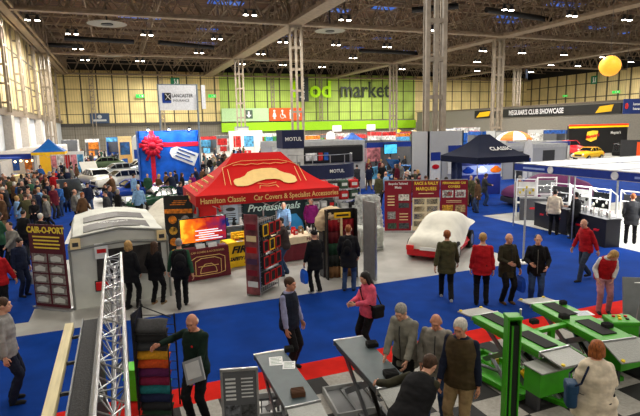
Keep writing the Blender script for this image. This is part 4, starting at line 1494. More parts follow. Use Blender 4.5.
# --- yellow table
yt = cloth_table('promo_table', 'yellow cloth table lettered for a fire extinguisher stick', 3.5, 15.75, 1.28, .62, .80, mat('yellow_cloth', C(246, 200, 24), .7, var=.05), R(8))
text('lettering', 'FIRE', .30, BLACK, yt, (-.18, -.345, .56), shear=.3, bold=.012, sx=1.2)
text('lettering', 'SAFETY STICK', .15, BLACK, yt, (-.16, -.345, .28), shear=.3, bold=.008, sx=.85)
m = MB(); m.box(-.1, .3, -.345, -.34, .12, .15); m.build('stripe', RED, yt)
k = 0
for r_ in range(3):
    for c_ in range(5):
        q = thing('product_box', 'small yellow and red boxed stick in rows on the yellow table', 'box', (3.28 + c_ * .155 - r_ * .02, 15.62 + c_ * .022 + r_ * .14, .804), R(8), 'yellow boxes on the yellow table')
        boxo('carton', -.07, .07, -.05, .05, 0, .12 + r_ * .05, YELLOW, q, bevel=.004)
        boxo('label_strip', -.071, .071, -.052, -.05, .03, .07, (RED, BLACK)[(r_ + c_) % 2], q)
q = thing('bucket', 'tan tub at the end of the yellow table', 'tub', (4.15, 15.72, .804), 0)
m = MB(); m.cyl(0, 0, 0, .26, .09, 18, .11); m.build('body', CL['tan'], q); m = MB(); m.cyl(0, 0, .26, .28, .115, 18); m.build('lid', DGREY, q)
for k in range(2):
    x_, y_ = 3.35 + k * .3, 15.5 + k * .04
    q = thing('flyer', ('white flyer on the front edge of the yellow table', 'second white flyer, beside the lettering FIRE')[k], 'leaflet', (x_, y_, .804), R(8 + 10 * k))
    boxo('sheet', -.1, .1, -.07, .07, 0, .003, PAPER, q); boxo('print', -.07, .07, -.03, .0, .003, .004, RED, q)

# --- back panels of the gazebo stand
bp = thing('back_panel', 'dark green panel lettered Professionals at the back of the gazebo', 'banner', (5.2, 17.75, 0), 0)
boxo('panel', -1.25, 1.25, -.03, .03, .25, 2.25, mat('panel_teal', C(20, 42, 46), .6, var=.1), bp)
text('lettering', 'Professionals', .36, mat('mint_print', C(196, 226, 216), .5), bp, (-.05, -.045, 1.45), shear=.3, bold=.006, sx=1.05)
m = MB()
for k in range(2):
    prof2 = [(-1.1 + k * 1.15, .55), (-1.1 + k * 1.15, .8), (-.85 + k * 1.15, .88), (-.65 + k * 1.15, 1.12), (-.35 + k * 1.15, 1.14), (-.12 + k * 1.15, .85), (-.05 + k * 1.15, .55)]
    m.poly([(x_, -.036, z_) for x_, z_ in prof2])
m.build('car_picture', mat('print_skyblue', C(50, 140, 200), .5), bp)
boxo('foot', -1.2, 1.2, -.2, .2, 0, .25, BLACK, bp)
bp2 = thing('back_panel', 'pale grey slatted panel hung with workwear behind the screen', 'display wall', (3.05, 17.75, 0), 0)
boxo('panel', -.95, .95, -.03, .03, .0, 2.2, mat('slat_grey', C(150, 164, 172), .6), bp2)
m = MB(); [m.box(-.95, .95, -.045, -.03, .3 + k * .25, .32 + k * .25) for k in range(8)]; m.build('slat', LGREY, bp2)
q = thing('hanging_shirt', 'bright red top on a hanger behind the screen', 'clothing', (2.75, 17.6, 1.1), 0)
m = MB(); m.prism([(-.3, -.04), (.3, -.04), (.3, .04), (-.3, .04)], 0, .75); m.bar((-.3, 0, .68), (-.45, 0, .35), .06, 8); m.bar((.3, 0, .68), (.45, 0, .35), .06, 8)
m.build('garment', RED, q, bevel=.03); m = MB(); m.tube([(-.18, 0, .76), (0, 0, .86), (.18, 0, .76)], .008, 6); m.bar((0, 0, .86), (0, 0, .95), .006); m.build('hanger', ALU, q)
q = thing('info_sheet', 'white sheet with grey drawing pinned to the slatted panel', 'poster', (3.55, 17.68, 1.35), 0)
boxo('sheet', -.26, .26, -.01, .01, -.32, .32, mat('sheet_blue', C(176, 196, 210), .6), q)
m = MB(); m.ball((0, -.015, .14), .17, .004, .07); [m.box(-.18, .18, -.014, -.01, -.24 + k * .07, -.21 + k * .07) for k in range(4)]; m.build('drawing', DGREY, q)
for k in range(5):
    q = thing('machine_polisher', 'small %s machine tool on a shelf behind the yellow table' % ('blue', 'black', 'white', 'grey', 'silver')[k], 'tool', (3.35 + k * .24, 17.35, .98), R(20 * k))
    mm = (BLUE, BLACK, WHITE, DGREY, ALU)[k]
    m = MB(); m.cyl(0, 0, 0, .1, .07, 14); m.cyl(0, 0, .1, .26, .05, 14, .04); m.build('motor', mm, q, smooth=False)
    m = MB(); m.capsule((0, -.02, .2), (.0, -.16, .22), .022, .02); m.build('handle', BLACK, q, smooth=True)
q = thing('shelf_unit', 'grey shelf unit behind the yellow table', 'shelf', (3.85, 17.4, 0), 0)
for z_ in (.3, .66, .96):
    boxo('shelf', -.65, .65, -.16, .16, z_, z_ + .02, LGREY, q)
for sx in (-1, 1):
    boxo('upright', sx * .65 - .015, sx * .65 + .015, -.16, .16, 0, .98, MGREY, q)
# display of covers at the gazebo's end
bp3 = thing('display_shelving', 'grey wire shelving full of folded covers at the gazebo end', 'shelving', (6.95, 17.9, 0), 0)
boxo('backing', -.62, .62, -.02, .02, 0, 2.15, mat('mesh_grey', C(110, 120, 118), .6), bp3)
for z_ in (.45, .85, 1.25, 1.65, 2.05):
    boxo('shelf', -.62, .62, -.28, 0, z_, z_ + .02, ALU, bp3)
for z_i, z_ in enumerate((.47, .87, 1.27, 1.67)):
    for c_ in range(4):
        q = thing('folded_cover', 'folded grey or green cover in a clear bag on the wire shelving', 'car cover', (6.49 + c_ * .31, 17.76, z_), 0, 'bagged covers on the wire shelving')
        boxo('bag', -.13, .13, -.1, .1, 0, .26, (LGREY, CL['dgrey'], mat('cover_green', C(70, 96, 84), .7), WHITE)[(z_i * 3 + c_) % 4], q, bevel=.03)
        boxo('insert', -.08, .08, -.105, -.1, .06, .18, (PAPER, RED, PAPER, MGREY)[(c_ + z_i) % 4], q)

# --- long table with goods
lt = cloth_table('long_table', 'long maroon table with cream runner under the gazebo', 5.72, 15.75, 2.35, .72, .78, STX, R(5))
m = MB(); m.box(-1.19, 1.19, -.38, .38, .775, .79); m.grid([[(-1.19, -.385, .79), (1.19, -.385, .79)], [(-1.19, -.392, .55), (1.19, -.392, .62)]]); m.build('runner', mat('runner_cream', C(222, 206, 176), .7), lt)
text('lettering', 'Hamilton Classic', .17, STX, lt, (.35, -.40, .69), bold=.003)
for k in range(16):
    col_ = (WHITE, PAPER, RED, CL['tan'], WHITE, BLACK, PAPER, mat('tub_blue', C(40, 90, 170), .5))[k % 8]
    lab = ('white', 'paper white', 'red', 'tan', 'ivory', 'black', 'pale', 'blue')[k % 8]
    x_, y_ = 4.75 + (k % 8) * .26, 15.62 + (k // 8) * .24 + (k % 8) * .024
    if k % 3:
        q = thing('boxed_product', 'small boxed car care product standing on the long table', 'box', (x_, y_, .792), R(5 + 9 * (k % 3)), 'boxed goods on the long table')
        boxo('carton', -.07, .07, -.035, .035, 0, .17 + .05 * (k // 8), col_, q, bevel=.003)
        boxo('panel', -.05, .05, -.037, -.035, .05, .12, MGREY if col_ in (WHITE, PAPER) else PAPER, q)
    else:
        q = thing('bottle', 'bottle of car polish standing on the long table', 'bottle', (x_, y_, .792), 0, 'bottles on the long table')
        m = MB(); m.cyl(0, 0, 0, .16, .035, 14); m.cyl(0, 0, .16, .2, .034, 14, .014); m.build('body', col_, q)
        m = MB(); m.cyl(0, 0, .2, .24, .016, 10); m.build('cap', BLACK, q)

# --- tall wire display with red bags, banner side
RKO, RKA = Vector((3.15, 12.32, 0)), R(44)
rk = thing('display_rack', 'tall wire mesh display with red and black bags, maroon side banner', 'display rack', tuple(RKO), RKA)
boxo('side_banner', -.03, -.01, 0, .40, .05, 2.15, mat('dusky_banner', C(140, 74, 78), .6, var=.35, scale=3), rk)
for r_ in range(6):
    boxo('banner_picture', -.036, -.03, .05, .35, .25 + r_ * .3, .4 + r_ * .3, (PAPER, MAROON, mat('dusk_purple', C(80, 50, 80), .6), RED, CREAM, MAROON)[r_], rk)
m = MB()
for k in range(15):
    m.bar((0, 0, .1 + k * .135), (.95, 0, .1 + k * .135), .006, 4)
for k in range(10):
    m.bar((k * .105, 0, .06), (k * .105, 0, 2.0), .006, 4)
for (x_, y_) in ((0, 0), (.95, 0), (.95, .4), (0, .4)):
    m.bar((x_, y_, 0), (x_, y_, 2.1), .018, 8)
m.build('mesh', ALU, rk)
boxo('back', .02, .93, .38, .4, .1, 1.95, BLACK, rk)
boxo('shelf', 0, .95, .02, .4, .08, .11, DGREY, rk); boxo('shelf', 0, .95, .02, .4, 1.9, 1.93, DGREY, rk)
MR = Matrix.Rotation(RKA, 3, 'Z')
kk = 0
for r_ in range(4):
    for c_ in range(3):
        v_ = RKO + MR @ Vector((.17 + c_ * .31, -.07, .30 + r_ * .42))
        yl = kk in (9, 7)
        q = thing('hanging_bag', ('black bag edged in red hanging on the wire mesh display', 'black bag edged in yellow hanging on the wire mesh display')[yl], 'bag', tuple(v_), RKA, 'bags on the wire mesh display' if not yl else 'yellow trimmed bags on the wire mesh display')
        boxo('pouch', -.13, .13, -.04, .05, 0, .34, BLACK, q, bevel=.02)
        m = MB(); [m.box(*b_) for b_ in ((-.13, -.105, -.055, -.04, .02, .32), (.105, .13, -.055, -.04, .02, .32), (-.13, .13, -.055, -.04, .02, .045), (-.13, .13, -.055, -.04, .295, .32))]; m.build('piping', YELLOW if yl else RED, q)
        kk += 1

# --- fabric colour display + grey screen
fd = thing('fabric_display', 'tall stand of red and green fabric rolls with yellow header', 'display stand', (5.72, 12.95, 0), R(-6))
boxo('backing', -.42, .42, .1, .14, 0, 2.0, BLACK, fd)
for k, (c_, nm) in enumerate(((C(150, 16, 30), 'crimson'), (C(90, 14, 22), 'dark red'), (C(20, 60, 36), 'green'), (C(30, 34, 30), 'black green'), (C(120, 84, 50), 'tan'))):
    m = MB(); rows = [[(-.4 + .8 * i / 24, .05 + .03 * math.sin(i * 1.4), z_) for i in range(25)] for z_ in (1.7 - k * .34, 1.7 - (k + 1) * .34 + .01)]
    m.grid(rows); m.build('drape', mat('drape_' + nm.replace(' ', '_'), c_, .8), fd, solid=.01, smooth=True)
boxo('header', -.2, .28, -.0, .04, 1.75, 1.9, YELLOW, fd)
boxo('print', -.14, .22, -.006, 0, 1.80, 1.85, BLACK, fd)
boxo('post', -.03, .03, -.02, .04, 0, 1.75, CREAM, fd)
m = MB(); m.box(-.45, -.41, -.1, .14, 0, 2.0); m.box(.41, .45, -.1, .14, 0, 2.0); m.build('frame', BLACK, fd)
gs = thing('grey_screen', 'tall folding pale grey partition screen beside the fabric display', 'screen', (6.45, 12.62, 0), 0)
M1 = Matrix.Rotation(R(95), 4, 'Z')
m = MB(); m.box(-.3, .3, -.02, .02, 0, 2.2, M1); m.build('panel', mat('screen_grey', C(142, 142, 144), .5), gs)
m = MB(); m.box(-.0, .05, -.33, -.29, 0, 2.24); m.box(-.05, .0, .29, .33, 0, 2.24); m.build('post', ALU, gs)
q = thing('fleece_cover', 'cream fleece cover draped over the fabric display', 'car cover', (5.55, 13.3, 1.5), 0)
m = MB(); m.ball((0, 0, .25), .42, .26, .3, n=18); m.ball((.2, -.05, .1), .3, .25, .25); m.ball((-.25, 0, .1), .25, .2, .28)
link_mesh('cloth', voxel(m, .03, 6, .5, .03, 3), mat('fleece', C(220, 196, 160), .9, bump=.2), q)
q = thing('plinth', 'dark plinth under the cream fleece cover', 'plinth', (5.55, 13.35, 0), 0)
boxo('body', -.3, .3, -.16, .16, 0, 1.45, DGREY, q); boxo('top', -.33, .33, -.19, .19, 1.45, 1.49, LGREY, q)
# covered box
q = thing('covered_crate', 'pale grey cloth covered box beyond the grey screen', 'covered box', (8.0, 15.75, 0), R(-4))
m = MB(); m.box(-.42, .42, -.4, .4, 0, .82)
link_mesh('cloth', voxel(m, .04, 8, .5, .02, 5), mat('dust_cloth', C(172, 176, 168), .85), q)
boxo('trim', -.36, .36, -.41, -.40, .1, .14, MGREY, q)
# shelving with red and grey bagged covers behind
sh = thing('cover_shelving', 'wire shelving of red and green bagged covers behind the grey screen', 'shelving', (8.1, 19.2, 0), 0)
m = MB()
for x_ in (-1.15, 0, 1.15):
    for y_ in (-.25, .25):
        m.bar((x_, y_, 0), (x_, y_, 2.0), .018, 6)
m.build('frame', ALU, sh)
for z_ in (.3, .8, 1.3, 1.75):
    boxo('shelf', -1.17, 1.17, -.27, .27, z_, z_ + .02, LGREY, sh)
cg = mat('bag_green', C(60, 86, 70), .7); cr_ = mat('bag_redcover', C(190, 28, 36), .6)
for zi, z_ in enumerate((.32, .82, 1.32, 1.77)):
    for c_ in range(5):
        red_ = (zi, c_) in ((3, 1), (2, 3), (3, 4), (1, 0))
        q = thing('bagged_cover', 'red holdall with white label on the wire shelving' if red_ else 'grey or green holdall with white label on the wire shelving', 'car cover', (7.2 + c_ * .45, 19.12, z_), 0, 'red holdalls on the wire shelving' if red_ else 'grey and green holdalls on the wire shelving')
        boxo('bag', -.2, .2, -.16, .16, 0, .36, cr_ if red_ else (cg, LGREY, CL['dgrey'])[(zi + c_) % 3], q, bevel=.06)
        boxo('label_card', -.12, .12, -.168, -.158, .12, .24, PAPER, q)
        m = MB(); m.tube([(-.1, -.1, .35), (-.06, -.1, .42), (.06, -.1, .42), (.1, -.1, .35)], .01, 6); m.build('handle', RED if red_ else BLACK, q)
q = thing('draped_cover', 'pale patterned cover draped over a tall frame beside the maroon boards', 'car cover', (9.35, 18.5, 0), R(-20))
m = MB(); m.box(-.45, .45, -.12, .12, 0, 1.5)
m.bar((-.5, -.1, 0), (-.3, 0, 1.4), .2, 10); m.bar((.5, -.1, 0), (.35, 0, 1.4), .18, 10)
link_mesh('cloth', voxel(m, .05, 5, .5, .06, 8), mat('spotted_cover', C(196, 200, 198), .85, var=.25, scale=8), q)
boxo('rail', -.5, .5, -.02, .02, 1.5, 1.54, ALU, q)

# --- three maroon boards
def board(x, y, rz, w_, label, head, pics, h_=2.1):
    t = thing('roller_banner', label, 'banner', (x, y, 0), rz)
    boxo('panel', -w_ / 2, w_ / 2, -.012, .012, .06, h_, MAROON, t)
    m = MB(); m.box(-w_ / 2, w_ / 2, -.02, .02, h_, h_ + .03); m.build('top_rail', ALU, t)
    b_ = MB(); b_.box(-w_ / 2 - .02, w_ / 2 + .02, -.1, .1, 0, .07); b_.build('base', ALU, t, bevel=.01)
    for i, l_ in enumerate(head):
        text('lettering', l_[0], l_[1], l_[2], t, (0, -.016, l_[3]), bold=.004, sx=l_[4] if len(l_) > 4 else 1)
    for (x0, x1, z0, z1, m_) in pics:
        boxo('picture', x0, x1, -.018, -.012, z0, z1, m_, t)
    return t


pm = [mat('pic_%s' % n_, c_, .5, var=.4, scale=14) for n_, c_ in (('grey', C(150, 150, 148)), ('slate', C(70, 78, 82)), ('blue', C(50, 80, 150)), ('red', C(210, 36, 40)), ('green', C(60, 84, 70)), ('sand', C(190, 160, 110)), ('gold', C(210, 160, 50)), ('pale', C(214, 214, 206)))]
YT = mat('banner_yellow', C(246, 216, 70), .6, var=.02)
board(10.35, 17.75, R(-24), 1.08, 'maroon banner with small pictures, nearest the draped pale cover', [('Bespoke Tailored', .12, PAPER, 1.98, .9), ('Mats', .14, PAPER, 1.83)],
      [(.02, .44, 1.3, 1.55, pm[7]), (.02, .44, 1.0, 1.2, pm[1]), (-.42, -.1, .55, .85, pm[0]), (-.42, -.06, .15, .38, pm[4]), (.04, .44, .15, .38, pm[1])] + [(-.42, -.14, 1.1 + .12 * k, 1.14 + .12 * k, CREAM) for k in range(4)] + [(.06, .4, .5 + .12 * k, .53 + .12 * k, CREAM) for k in range(3)])
board(11.36, 17.28, R(-24), 1.08, 'maroon and cream banner headed in large yellow capitals, middle board of three', [('RACE & RALLY', .17, YT, 1.98, .85), ('MARQUEES', .19, YT, 1.76, .85)],
      [(-.54, .54, .08, 1.4, mat('cream_panel', C(220, 206, 170), .6))] + [(-.48 + .52 * (k % 2), -.06 + .52 * (k % 2), 1.14 - .3 * (k // 2), 1.36 - .3 * (k // 2), pm[(2, 1, 5, 2, 2, 3, 1, 6)[k]]) for k in range(8)] + [(-.3, .3, 1.56, 1.59, CREAM)])
board(12.36, 16.82, R(-24), 1.08, 'maroon banner with two red car pictures, beside the blue carpet', [('PERSONALISED CAR', .12, YT, 1.98, .85), ('COVERS', .13, YT, 1.83)],
      [(-.46, -.03, 1.4, 1.7, pm[7]), (.05, .46, 1.4, 1.7, pm[7]), (-.40, -.08, 1.46, 1.62, pm[3]), (.12, .4, 1.46, 1.62, pm[3]), (-.46, -.03, .8, 1.1, pm[6]), (.05, .46, .8, 1.1, pm[5])] + [(-.3, .3, 1.2 + .06 * k, 1.22 + .06 * k, CREAM) for k in range(2)])

# --- covered car with a red tail
def covered_car(label, loc, rz, L_, W_, H_, m, rear=None, name='covered_car', reveal=False):
    t = thing(name, label, 'car', loc, rz)
    prof_ = [(-.5, .42), (-.47, .56), (-.40, .62), (-.25, .68), (-.16, .9), (-.05, 1.0), (.1, 1.0), (.22, .95), (.36, .76), (.45, .70), (.49, .56), (.5, .4)]
    rows = []
    n = 16
    for (xx, zz) in prof_:
        r_ = []
        zz *= H_
        wtop = W_ * (.36 if zz > .72 * H_ else .43)
        fin = .86 if abs(xx) > .46 else 1
        for j in range(n + 1):
            a = PI * j / n
            cx_ = math.cos(a)
            e = abs(cx_) ** .55 * (1 if cx_ > 0 else -1)
            zz2 = (math.sin(a) ** .5)
            half = (W_ / 2) * fin * (1 - (1 - wtop * 2 / W_) * zz2)
            fl = (.62 if reveal and xx > .0 and cx_ < 0 else .30) * H_
            zf = fl + (zz - fl) * zz2
            r_.append(Vector((xx * L_, e * half, zf + .02 * math.sin(xx * 40 + j))))
        rows.append(r_)
    m_ = MB(); V = m_.grid(rows); m_.bm.faces.new(V[0]); m_.bm.faces.new(V[-1][::-1])
    o = m_.build('cloth', m, t, smooth=True, subsurf=1)
    if rear:
        m_ = MB()
        rr = [[Vector((p.x * .97, p.y * .96, max(.2, .24 * H_ + (p.z - (.62 if p.y < 0 and p.x > 0 else .30) * H_) * .55))) for p in r_] for r_ in rows]
        V = m_.grid(rr); m_.bm.faces.new(V[0]); m_.bm.faces.new(V[-1][::-1])
        for r_ in V:
            for v_ in r_:
                v_.co.z = min(v_.co.z, .66 * H_)
        m_.build('bodywork', rear, t, smooth=True)['label'] = 'red bodywork left uncovered'
    for sx in (-.31, .31):
        for sy in (-1, 1):
            m_ = MB(); m_.bar((sx * L_, sy * (W_ / 2 - .2), .31), (sx * L_, sy * (W_ / 2 - .02), .31), .31, 24)
            w_ = m_.build('wheel', RUBBER, t)
            m_ = MB(); m_.bar((sx * L_, sy * (W_ / 2 - .1), .31), (sx * L_, sy * (W_ / 2 - .01), .31), .18, 16); m_.build('hub', ALU, w_)
    boxo('sill_skirt', -L_ * .49, L_ * .49, -W_ * .44, W_ * .44, .16, .45, rear or DGREY, t, bevel=.05)
    return t


COV = mat('car_cover_white', C(224, 222, 210), .8, var=.06, scale=3, bump=.25)
cc = covered_car('small car under a white cover with red side showing', (10.05, 14.3, 0), R(40), 3.2, 1.65, 1.38, COV, mat('car_red', C(206, 20, 34), .3), reveal=True)
m = MB()
for s in (-1, 1):
    m.box(-1.66, -1.60, s * .58 - .12, s * .58 + .12, .38, .52)
m.build('tail_lamp', mat('lamp_red', C(220, 30, 30), .3), cc)
boxo('number_plate', -1.68, -1.64, -.25, .25, .40, .5, WHITE, cc)

# --- white shelter (zip-up garage)
TW = mat('shelter_white', C(212, 214, 206), .7, var=.08, scale=1.5, bump=.15)
TWg = mat('shelter_window', C(58, 54, 52), .5, var=.25, scale=5)
tt = thing('car_shelter', 'white fabric car shelter with dark clear windows and rolled door', 'shelter', (-.22, 15.4, 0), R(3))
tt.scale = (.95, 1, 1)
L_, W_ = 4.0, 2.35
rows = []
for y_ in (-2.0, -1.99, -1.2, 0, 1.2, 2.0):
    rows.append([(-1.22, y_, .0), (-1.2, y_, .8), (-1.2, y_, 1.55), (-1.12, y_, 1.76), (-.6, y_, 1.87), (0, y_, 1.92), (.6, y_, 1.87), (1.12, y_, 1.76), (1.2, y_, 1.55), (1.2, y_, .8), (1.22, y_, 0)])
m = MB(); V = m.grid(rows); m.bm.faces.new(V[0]); m.bm.faces.new(V[-1][::-1])
bmesh.ops.subdivide_edges(m.bm, edges=m.bm.edges[:], cuts=2, use_grid_fill=True)
for v_ in m.bm.verts:
    v_.co += Vector((noise.noise(v_.co * 1.7), noise.noise(v_.co * 1.9 + Vector((4, 0, 0))), noise.noise(v_.co * 1.5 + Vector((0, 7, 0))))) * .035
m.build('cloth', TW, tt)
for (y0_, y1_) in ((-1.75, -.75), (-.3, .7)):
    rows = [[(x_, y_, 1.945 - .14 * abs(x_) ** 1.5) for x_ in (-.85, -.5, -.2, .1, .4, .8)] for y_ in (y0_, y0_ + .3, y1_)]
    m = MB(); m.grid(rows); m.build('roof_window', TWg, tt, solid=.01)
m = MB(); m.poly([(-.62, -2.04, .5), (-.58, -2.04, 1.42), (1.02, -2.04, 1.46), (1.05, -2.04, .62), (.2, -2.04, .75)]); m.build('front_window', TWg, tt, solid=.012)
m = MB()
for x_ in (-1.2, 1.2):
    m.bar((x_, -2.03, 0), (x_, -2.03, 1.6), .03, 8)
m.tube([(-1.2, -2.03, 1.58), (-1.12, -2.03, 1.78), (0, -2.04, 1.93), (1.12, -2.03, 1.78), (1.2, -2.03, 1.58)], .03, 8)
m.tube([(-1.22, -2.05, 1.5), (0, -2.07, 1.6), (1.22, -2.05, 1.5)], .04, 8)
m.build('piping', mat('piping_grey', C(130, 132, 128), .6), tt)
boxo('sign_card', -.62, -.3, -2.09, -2.07, 1.22, 1.6, PAPER, tt); boxo('sign_print', -.57, -.35, -2.096, -2.09, 1.36, 1.46, RED, tt)
for s in (-1.05, 1.05):
    boxo('zip_card', s - .12, s + .12, -2.1, -2.07, 1.52, 1.78, CREAM, tt); boxo('card_print', s - .07, s + .07, -2.106, -2.1, 1.58, 1.68, DGREY, tt)
text('lettering', 'Cair-o-port', .16, PAPER, tt, (-.1, -1.25, 1.98), rot=(R(8), 0, 0), shear=.2)
q = thing('shelter_car_light', 'red tail lamp unit seen through the shelter window', 'lamp', (-.5, 13.3, .55), 0)
boxo('lens', -.12, .2, -.03, .03, 0, .22, mat('lamp_red', C(220, 30, 30), .3), q, bevel=.02); boxo('surround', -.14, .22, .0, .04, -.02, .24, BLACK, q)
q.location = (-.62, 13.30, .42)
# banner of the shelter
bn = thing('roller_banner', 'tall maroon banner headed CAIR-O-PORT with eight shelter photos', 'banner', (-1.75, 13.62, 0), R(-38))
boxo('panel', -.52, .52, -.012, .012, .05, 2.12, mat('banner_maroon_dark', C(84, 22, 34), .6), bn)
text('lettering', 'CAIR-O-PORT', .21, YT, bn, (0, -.018, 1.98), bold=.008, sx=.85)
m = MB(); [m.box(-.4 + .02 * (k % 2), .4 - .03 * (k % 2), -.018, -.012, 1.80 - .09 * k, 1.835 - .09 * k) for k in range(4)]; m.build('print', YT, bn)
for r_ in range(5):
    for c_ in range(2):
        p_ = boxo('photo', -.48 + .5 * c_, -.04 + .5 * c_, -.018, -.012, 1.18 - .26 * r_, 1.40 - .26 * r_, mat('photo_grey', C(140, 132, 126), .5, var=.3, scale=12), bn)
        m = MB(); m.poly([(-.42 + .5 * c_, -.022, 1.22 - .26 * r_), (-.12 + .5 * c_, -.022, 1.22 - .26 * r_), (-.1 + .5 * c_, -.022, 1.32 - .26 * r_), (-.26 + .5 * c_, -.022, 1.37 - .26 * r_), (-.42 + .5 * c_, -.022, 1.32 - .26 * r_)]); m.build('shelter_picture', TW, p_)
boxo('base', -.54, .54, -.1, .1, 0, .06, ALU, bn)
# black poster with orange pictures
q = thing('poster_panel', 'tall black poster with orange flame strip and wheel pictures', 'poster', (1.66, 16.5, 0), R(-20))
boxo('panel', -.45, .45, -.015, .015, .1, 2.25, BLACK, q)
OR = mat('flame_orange', C(236, 130, 20), .5, var=.35, scale=10)
boxo('flame_strip', -.44, .44, -.02, -.015, 1.68, 1.82, OR, q)
for k in range(8):
    m = MB(); m.bar((-.2 + .4 * (k % 2), -.03, 1.48 - .36 * (k // 2)), (-.2 + .4 * (k % 2), -.016, 1.48 - .36 * (k // 2)), .13, 16); m.build('wheel_picture', (OR, pm[0], pm[6], pm[7])[k % 4], q)
m = MB(); [m.box(-.25 + .06 * k, .2 + .04 * k, -.022, -.015, 1.95 + .06 * k, 1.975 + .06 * k) for k in range(3)]; m.build('print', OR, q)
boxo('foot', -.4, .4, -.2, .2, 0, .1, BLACK, q)
# pale cover draped behind shelter (long white sweep)
sw_ = covered_car('long car under a pale cover behind the shelter', (2.0, 22.6, 0), R(68), 5.4, 1.9, 1.45, mat('cover_cream', C(206, 202, 188), .8, var=.06, bump=.2))
# thin white-based pole
q = thing('display_pole', 'slim silver pole on a square white base at the carpet corner', 'pole', (11.42, 11.97, .012), 0)
m = MB(); m.bar((0, 0, .05), (0, 0, 2.27), .03, 12); m.build('pole', LGREY, q)
boxo('base', -.22, .22, -.22, .22, 0, .05, WHITE, q, bevel=.01); m = MB(); m.cyl(0, 0, .05, .12, .05, 12); m.build('socket', BLACK, q)

for (lx, ly, e_) in ((2.9, 16.0, 38), (4.3, 16.2, 38), (5.7, 16.3, 45), (3.4, 14.0, 0)):  # fill lights added to brighten the stand under the canopy
    if e_:
        area(lx, ly, 2.25, e_, .25, (1, .96, .9), 'gazebo_fill', rot=(R(-8), 0, 0))
t = thing('fill_rail', 'added black fill light rail under the red gazebo', 'light rail', (4.3, 16.25, 2.28), 0)  # made-up rail and glowing heads to go with the added fill
boxo('rail', -1.9, 1.9, -.02, .02, 0, .03, BLACK, t)
for k in (-1.4, 0, 1.4):
    m = MB(); m.bar((k, 0, 0), (k, -.03, -.1), .045, 10); h_ = m.build('fill_head', BLACK, t)
    m = MB(); m.ball((k, -.035, -.105), .03, n=8); m.build('bulb', mat('fill_bulb_white', (1, .96, .9), .3, emit=10, var=0), h_)
# ================================================================== CARS AND STANDS BEYOND
def onY(px, py, y):
    d = ray(px, py); t = y / d.y
    return d.x * t, CAM_H + d.z * t


FOOT = []


